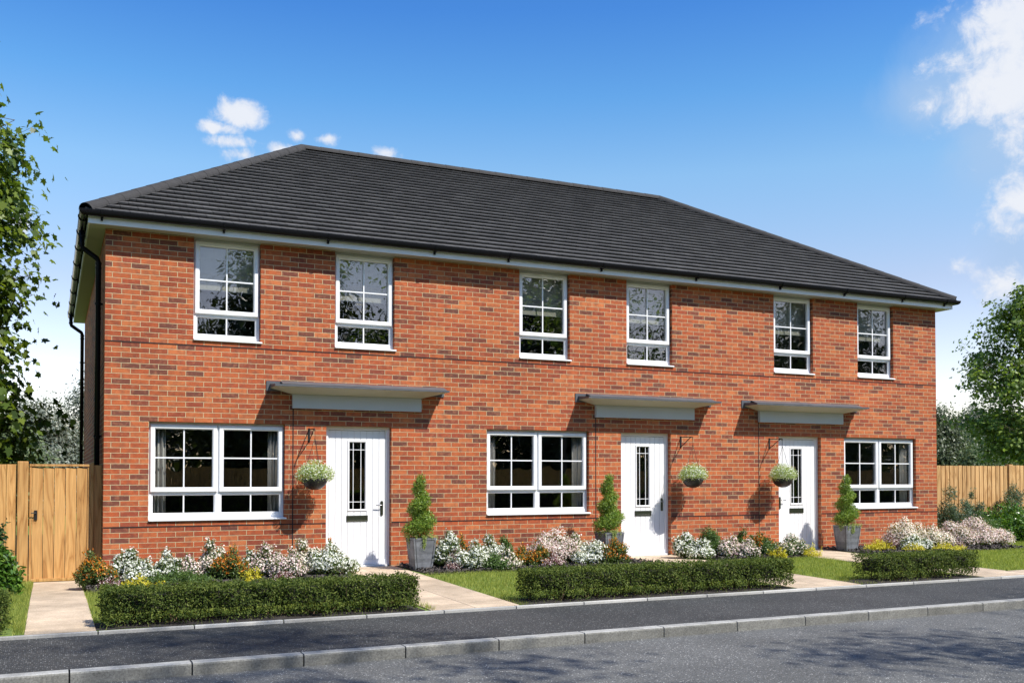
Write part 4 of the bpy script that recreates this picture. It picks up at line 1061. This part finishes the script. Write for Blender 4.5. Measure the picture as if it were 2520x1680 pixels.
# ------------------------------------------------------------------ hanging baskets and their brackets
def bracket(x, label):
    mb = MB(); mb.box(-.014, .014, -.010, -.001, 1.868, 2.072)
    mb.tube([(0, -.006, 2.052), (0, -.352, 2.048)], .008, 6); mb.tube([(0, -.006, 1.885), (0, -.10, 1.93), (0, -.22, 2.0), (0, -.31, 2.046)], .0075, 6)
    pts = [(0, -.352 - .016 * math.sin(t), 2.032 + .016 * math.cos(t)) for t in np.linspace(0, 4.6, 12)]
    mb.tube(pts, .005, 6)
    for z in (1.89, 2.05): mb.tube([(0, -.008, z), (0, -.012, z)], .006, 8)
    o = mb.build('basket_bracket', M['iron'], loc=(x, 0, 0)); return tag(o, label, 'bracket', 'wall brackets of the hanging baskets')
def basket(x, label, seed):
    rg = np.random.default_rng(seed); y = -.362; root = empty('hanging_basket', (x, y, 1.17), label, 'hanging basket', 'hanging baskets with white flowers')
    mb = MB(); K, n = 28, 9; r = .182; hh = .165; dz = 0
    rows = []
    for i in range(n + 1):
        a = math.pi / 2 * i / n; rr = r * math.sin(a); z = hh - hh * math.cos(a)
        rows.append([(rr * math.cos(2 * math.pi * k / K), rr * math.sin(2 * math.pi * k / K), z) for k in range(K)])
    rows.append([(p[0] * .93, p[1] * .93, p[2]) for p in rows[-1]]); rows.append([(p[0], p[1], p[2] - .04) for p in rows[-1]])
    for A, B in zip(rows[:-1], rows[1:]):
        for k in range(K): mb.face([A[k], A[(k + 1) % K], B[(k + 1) % K], B[k]])
    mb.build('bowl', M['bowl'], root, smooth=True)
    mb = MB()
    top = Vector((0, .0, 2.018 - 1.17))
    mb.tube([top, top - Vector((0, 0, .10))], .003, 5)
    for k in range(3):
        a = k * 2.094 + .9; mb.tube([top - Vector((0, 0, .10)), (.17 * math.cos(a), .17 * math.sin(a), hh)], .0032, 5)
    mb.build('chain', M['iron'], root)
    lob = [(0, 0, .27, .20, .20, .165), (-.13, -.04, .235, .14, .14, .13), (.14, -.03, .235, .14, .14, .13), (.02, .1, .26, .17, .15, .14), (-.02, -.10, .23, .17, .13, .13), (.19, .03, .20, .09, .1, .08), (-.19, .03, .20, .09, .1, .08)]
    P, d = lobes(5200, lob, rg, (.5, 1.06)); P, d = P[P[:, 2] > .10], d[P[:, 2] > .10]
    V = leafcards(P, d * .6 + rg.normal(size=P.shape) * .7, rg.uniform(.008, .0145, len(P)), SH_OVAL, rg, axis=d + [0, 0, .2])
    fast_mesh('foliage', V, 6, LF['basket'], root)
    P, d = lobes(900, lob, rg, (.98, 1.1)); k_ = P[:, 2] > .15; P, d = P[k_], d[k_]
    fast_mesh('flowers', leafcards(P, d + rg.normal(size=P.shape) * .4, rg.uniform(.007, .012, len(P)), SH_FLOWER, rg, .1), 10, LF['white'], root)
for x, nm_, sd in ((2.79, 'left of the left house\'s door', 51), (9.338, 'right of the middle house\'s door', 52), (11.284, 'overlapping the right house\'s door', 53)):
    basket(x, 'black bowl basket of small white flowers hanging ' + nm_, sd)
    bracket(x, 'black iron wall bracket holding the basket ' + nm_)

# ------------------------------------------------------------------ fences and gate
def boards(mb, x0, x1, y, z0, z1, bw, gap=.004, th=.02, taper=.006, rg=random):
    n = max(1, round((x1 - x0) / bw)); bw = (x1 - x0) / n
    for i in range(n):
        a, b = x0 + i * bw + gap / 2, x0 + (i + 1) * bw - gap / 2
        zt = z1 + rg.uniform(-.004, .004)
        mb.hull([(a, y, z0), (b, y + taper, z0), (b, y + th, z0), (a, y + th, z0), (a, y, zt), (b, y + taper, zt), (b, y + th, zt), (a, y + th, zt)])
GY = .30
fl = empty('wooden_fence', (-3, GY, 0), 'golden board fence left of the garden gate, partly behind bushes', 'fence')
mb = MB(); boards(mb, -4.0 + 3, -1.055 + 3, -.0, -.07, 1.528, .125, .005); mb.build('board_panel', M['wood'], fl)
mb = MB(); mb.box(1.952, 2.086, -.035, .075, -.12, 1.566); mb.build('post', M['wood'], fl, bevel=.01)
mb = MB(); mb.box(-1.0, 1.94, .022, .06, .3, .38); mb.box(-1.0, 1.94, .022, .06, 1.25, 1.33); mb.build('rail', M['wood'], fl)
# gate
gt = empty('garden_gate', (-.53, GY, -.05), 'golden oak boarded garden gate between fence post and brick house', 'gate')
mb = MB(); boards(mb, -.372 + .03, .372 - .03, .0, .045, 1.535, .128, .006, .02, .010); mb.build('board_panel', M['wood'], gt)
mb = MB(); mb.box(-.372, .372, -.014, .03, 1.548, 1.578); mb.box(-.372, .372, -.012, .026, .004, .044); mb.box(-.372, -.343, -.004, .026, .044, 1.548); mb.box(.343, .372, -.004, .026, .044, 1.548)
mb.build('gate_frame', M['wood'], gt, bevel=.003)
mb = MB(); mb.box(-.312, -.274, -.012, 0.0, .83, .96); mb.tube([(-.293, -.01, .925), (-.293, -.045, .925), (-.35, -.05, .925)], .007, 8); mb.build('handle', M['iron'], gt, bevel=.002)
gp = empty('gate_post', (-.13, GY, -.05), 'narrow oak post between the gate and the black downpipe', 'post')
mb = MB(); mb.box(-.022, .022, -.02, .06, -.05, 1.60); mb.build('post', M['wood'], gp, bevel=.005)
mb = MB(); boards(mb, .024, .125, .0, 0, 1.57, .1, .002); mb.build('filler_board', M['wood'], gp)
# right fence
FY = 1.25
fr = empty('wooden_fence', (16.9, FY, 0), 'pale vertical board fence right of the terrace behind the shrubs', 'fence')
mb = MB(); boards(mb, -1.3, 2.255, 0, -.05, 1.615, .132, .013, .022, .008); boards(mb, 2.395, 9, 0, -.05, 1.63, .132, .013, .022, .008); mb.build('board_panel', M['woodpale'], fr)
mb = MB(); mb.box(2.26, 2.39, -.03, .08, -.1, 1.65); mb.box(9.0, 9.13, -.03, .08, -.1, 1.65); mb.build('post', M['woodpale'], fr, bevel=.008)
mb = MB(); mb.box(-1.3, 9, .024, .06, .3, .38); mb.box(-1.3, 9, .024, .06, 1.3, 1.38); mb.build('rail', M['woodpale'], fr)

# ------------------------------------------------------------------ trees
def tree(name, label, x, y, H, base, R_, leaf, lmat, nclus, per, shape, seed, group, prof=None, trunk=.08, zb=0., clr=.32, droop=.15, lean=(0, 0), barkm='bark'):
    """trunk and limbs; leaves grow in clusters on twigs inside the crown outline prof(u)->0..1"""
    rg = np.random.default_rng(seed); root = empty(name, (x, y, zb), label, 'tree', group)
    prof = prof or (lambda u: math.sin(math.pi * (u * .86 + .12)) ** .7)
    mb = MB(); tp = []
    for i in range(9):
        u = i / 8; tp.append((lean[0] * u + .05 * math.sin(u * 5 + seed) * H * .12, lean[1] * u + .04 * math.cos(u * 4 + seed) * H * .12, u * H * .94))
    mb.tube(tp, [trunk * (1 - .9 * i / 8) for i in range(9)], 9)
    tpn = np.array(tp)
    def tr(z): return np.array([np.interp(z, tpn[:, 2], tpn[:, 0]), np.interp(z, tpn[:, 2], tpn[:, 1])])
    C = []; A = []
    nl = max(10, nclus // 16)
    for i in range(nl):
        u = (i + rg.random()) / nl; zc = base + (H - base) * u; ang = i * 2.4 + rg.normal() * .3
        rr = R_ * prof(u) * rg.uniform(.75, 1.05); z0 = max(base * .55, zc - rr * .55 - .1); o0 = tr(z0)
        tip = np.array([o0[0] + rr * math.cos(ang), o0[1] + rr * math.sin(ang), zc + rg.normal() * .05 * H])
        mid = np.array([o0[0] + rr * .5 * math.cos(ang + .15), o0[1] + rr * .5 * math.sin(ang + .15), z0 * .45 + tip[2] * .55 + .06 * rr])
        rb = trunk * .38 * (1 - .6 * u)
        mb.tube([(o0[0], o0[1], z0), mid, tip], [rb, rb * .55, rb * .15], 6)
        m_ = nclus // nl
        for k in range(m_):
            s = rg.uniform(.25, 1.0) ** .7
            c = (np.array([o0[0], o0[1], z0]) * (1 - s) ** 2 + 2 * s * (1 - s) * mid + s * s * tip)
            dd = unit(rg.normal(size=(1, 3)))[0]; spread = R_ * .30 * rg.uniform(.3, 1)
            c2 = c + dd * spread * np.array([1, 1, .7])
            C.append(c2); A.append(unit((c2 - np.array([*tr(c2[2]), c2[2] - .3 * R_]))[None])[0])
            if True: mb.tube([c, c2], [rb * .2, rb * .06], 4, cap=False)
    C = np.array(C); A = np.array(A)
    mb.build('trunk', M[barkm], root, fixn=False)
    idx = np.repeat(np.arange(len(C)), per); n = len(idx)
    sz = clr * .62
    off = rg.normal(size=(n, 3)) * sz * np.array([1, 1, .6]); off[:, 2] -= droop * (off[:, 0] ** 2 + off[:, 1] ** 2) / sz
    P = C[idx] + off
    nr = A[idx] * .5 + unit(off) * .4 + rg.normal(size=(n, 3)) * .5 + [0, 0, .55]
    V = leafcards(P, nr, rg.uniform(.7, 1.3, n) * leaf, shape, rg, curl=.3, axis=(off + [0, 0, -sz * .5]))
    fast_mesh('crown', V, len(shape), LF[lmat], root)
    return root
cone = lambda u: (1 - u) ** .75 * (1 if u > .12 else .75 + u * 2) * .98 + .08
tree('maple_tree', 'tall maple with big lobed leaves behind the fence at the left edge', -2.75, 2.3, 8.1, 1.8, 2.2, .062, 'maple', 1350, 30, SH_MAPLE, 61, 'garden trees behind the fences',
     prof=lambda u: np.interp(u, [0, .1, .2, .32, .5, .62, .75, .88, 1], [.74, 1.06, 1.02, .80, .86, .78, .76, .60, .12]), trunk=.13, clr=.27, droop=.6)
tree('young_tree', 'young leafy tree with visible branches rising above the right fence', 29.4, 8.2, 7.3, 2.3, 2.6, .060, 'green', 1050, 28, SH_MAPLE, 62, 'garden trees behind the fences',
     prof=lambda u: np.interp(u, [0, .12, .35, .55, .8, 1], [.45, .8, .98, .9, .62, .1]), trunk=.10, clr=.30)
BG = 'trees beyond the fences'
sil = lambda x, y, H, Rr, sd, lb, mt='hazed', lf=.075: tree('willow_tree' if mt == 'hazed' else 'woodland_tree', lb, x, y, H, .5, Rr, lf, mt, 700, 46, SH_DIAMOND, sd, BG, prof=lambda u: (math.sin(math.pi * (u * .8 + .18))) ** .6, trunk=.14, clr=.55)
sil(-4.4, 24, 3.5, 2.4, 71, 'silver willow seen beneath the maple\'s lowest boughs, furthest left')
sil(-1.3, 27, 3.9, 2.2, 72, 'hazed willow left of the rear downpipe, the lower of the pair beside it')
sil(1.5, 29, 5.2, 2.0, 73, 'tallest hazed willow, directly behind the rear black downpipe')
sil(-2.6, 19, 3.1, 1.6, 74, 'small green tree just above the fence left of the gate', 'woodg')
sil(5, 33, 5.5, 3, 75, 'hazed willow hidden mostly by the brick gable')
sil(37.8, 20, 4.5, 1.5, 76, 'dark tree touching the right corner of the brick wall', 'wood')
sil(40.8, 21.5, 3.5, 1.6, 77, 'mid green tree low between dark tree and young tree', 'woodg')
sil(46.2, 25, 4.9, 2.2, 78, 'grey-green willow behind the young tree\'s branches')
sil(44.5, 28, 4.4, 2.0, 79, 'haze-pale willow in the gap between the dark tree and the young tree')
sil(51.5, 27, 5.0, 2.6, 80, 'dark green tree behind the young tree at the right edge', 'wood')
sil(38.0, 17.5, 2.6, 1.8, 81, 'low dark green bushy tree just over the right fence by the house', 'woodg')
# across the road: what the windows mirror and what shades the road
ST = 'roadside trees across the road'
for i, (x, y, H, Rr, b0) in enumerate([(9.6, -14.9, 9.6, 2.1, 3.6), (15.4, -15.4, 12.8, 2.5, 5.6), (5.9, -15.6, 14.5, 2.3, 8.0), (20.5, -15.2, 9.6, 2.4, 3.2), (1.4, -18.6, 9.0, 2.0, 3.6), (12.4, -17.6, 11.5, 2.4, 4.0), (18.0, -18.0, 11.5, 2.5, 4.0), (7.0, -20.0, 12.5, 2.3, 5.0)]):
    tree('roadside_tree', ['roadside tree whose shade falls on the middle of the road', 'roadside tree whose shade falls on the road at the right', 'roadside tree whose shade falls on the road\'s near left part',
         'roadside tree mirrored in the right house\'s windows', 'roadside tree standing behind the viewer', 'taller roadside tree set back behind the first shading tree', 'taller roadside tree set back at the right', 'tallest roadside tree, set back behind the near left one'][i], x, y, H, b0, Rr, .07, 'green', 150, 22, SH_OVAL, 90 + i, ST, trunk=.12, clr=.5)
for i, x in enumerate((-22, -14, -6, 2, 10, 18, 27, 36, 46)):
    y = -34 - (i * 37 % 7)
    tree('woodland_tree', f'tree beyond the far fence mirrored in the panes, {["first","second","third","fourth","fifth","sixth","seventh","eighth","ninth"][i]} from the west', x, y, 11.0 + (i * 53 % 5) * .9, .4, 4.8, .16, 'wood', 900, 30, SH_OVAL, 120 + i, 'woodland beyond the far fence', trunk=.2, clr=1.1)
ff = empty('wooden_fence', (10, -28, 0), 'long board fence across the road that the ground-floor panes mirror', 'fence')
mb = MB(); boards(mb, -45, 45, 0, -.12, 1.75, .16, .012, .03, .01); mb.build('board_panel', M['wooddark'], ff)

rg = np.random.default_rng(77); n = 26000; u = rg.uniform(-12, 34, n); f = rg.random(n) < .7
P = np.stack([u - 11, np.where(f, .35 - np.abs(rg.normal(size=n)) * .05, rg.uniform(-.35, .35, n)), np.where(f, rg.uniform(.02, .95, n), .95 - np.abs(rg.normal(size=n)) * .04)], 1)
fh = empty('box_hedge', (11, -16.3, PZ), 'long dark hedge on the far side of the road, mirrored in the lowest panes', 'hedge', 'clipped hedges behind the pavement')
fast_mesh('foliage', leafcards(P, rg.normal(size=P.shape) + [0, .7, .4], rg.uniform(.04, .07, n), SH_OVAL, rg), 6, LF['hedge'], fh)
mb = MB(); mb.box(-22.8, 22.8, -.28, .28, 0, .88); mb.build('shade_core', M['soil'], fh)  # dark box in place of the shade inside the hedge

rg = np.random.default_rng(78); n = 60000; P = np.stack([rg.uniform(-60, 90, n), rg.uniform(-50, -44, n), rg.uniform(0, 1, n) ** .8], 1); P[:, 2] *= 7.5 + 1.6 * np.sin(P[:, 0] * .5) + 1.1 * np.sin(P[:, 0] * 1.3 + 1)
tag(fast_mesh('woodland', leafcards(P, rg.normal(size=P.shape) + [0, .6, .4], rg.uniform(.22, .42, n), SH_DIAMOND, rg), 4, LF['wood']), 'far dark woodland mirrored behind the fence in the panes', 'woodland', kind='stuff')
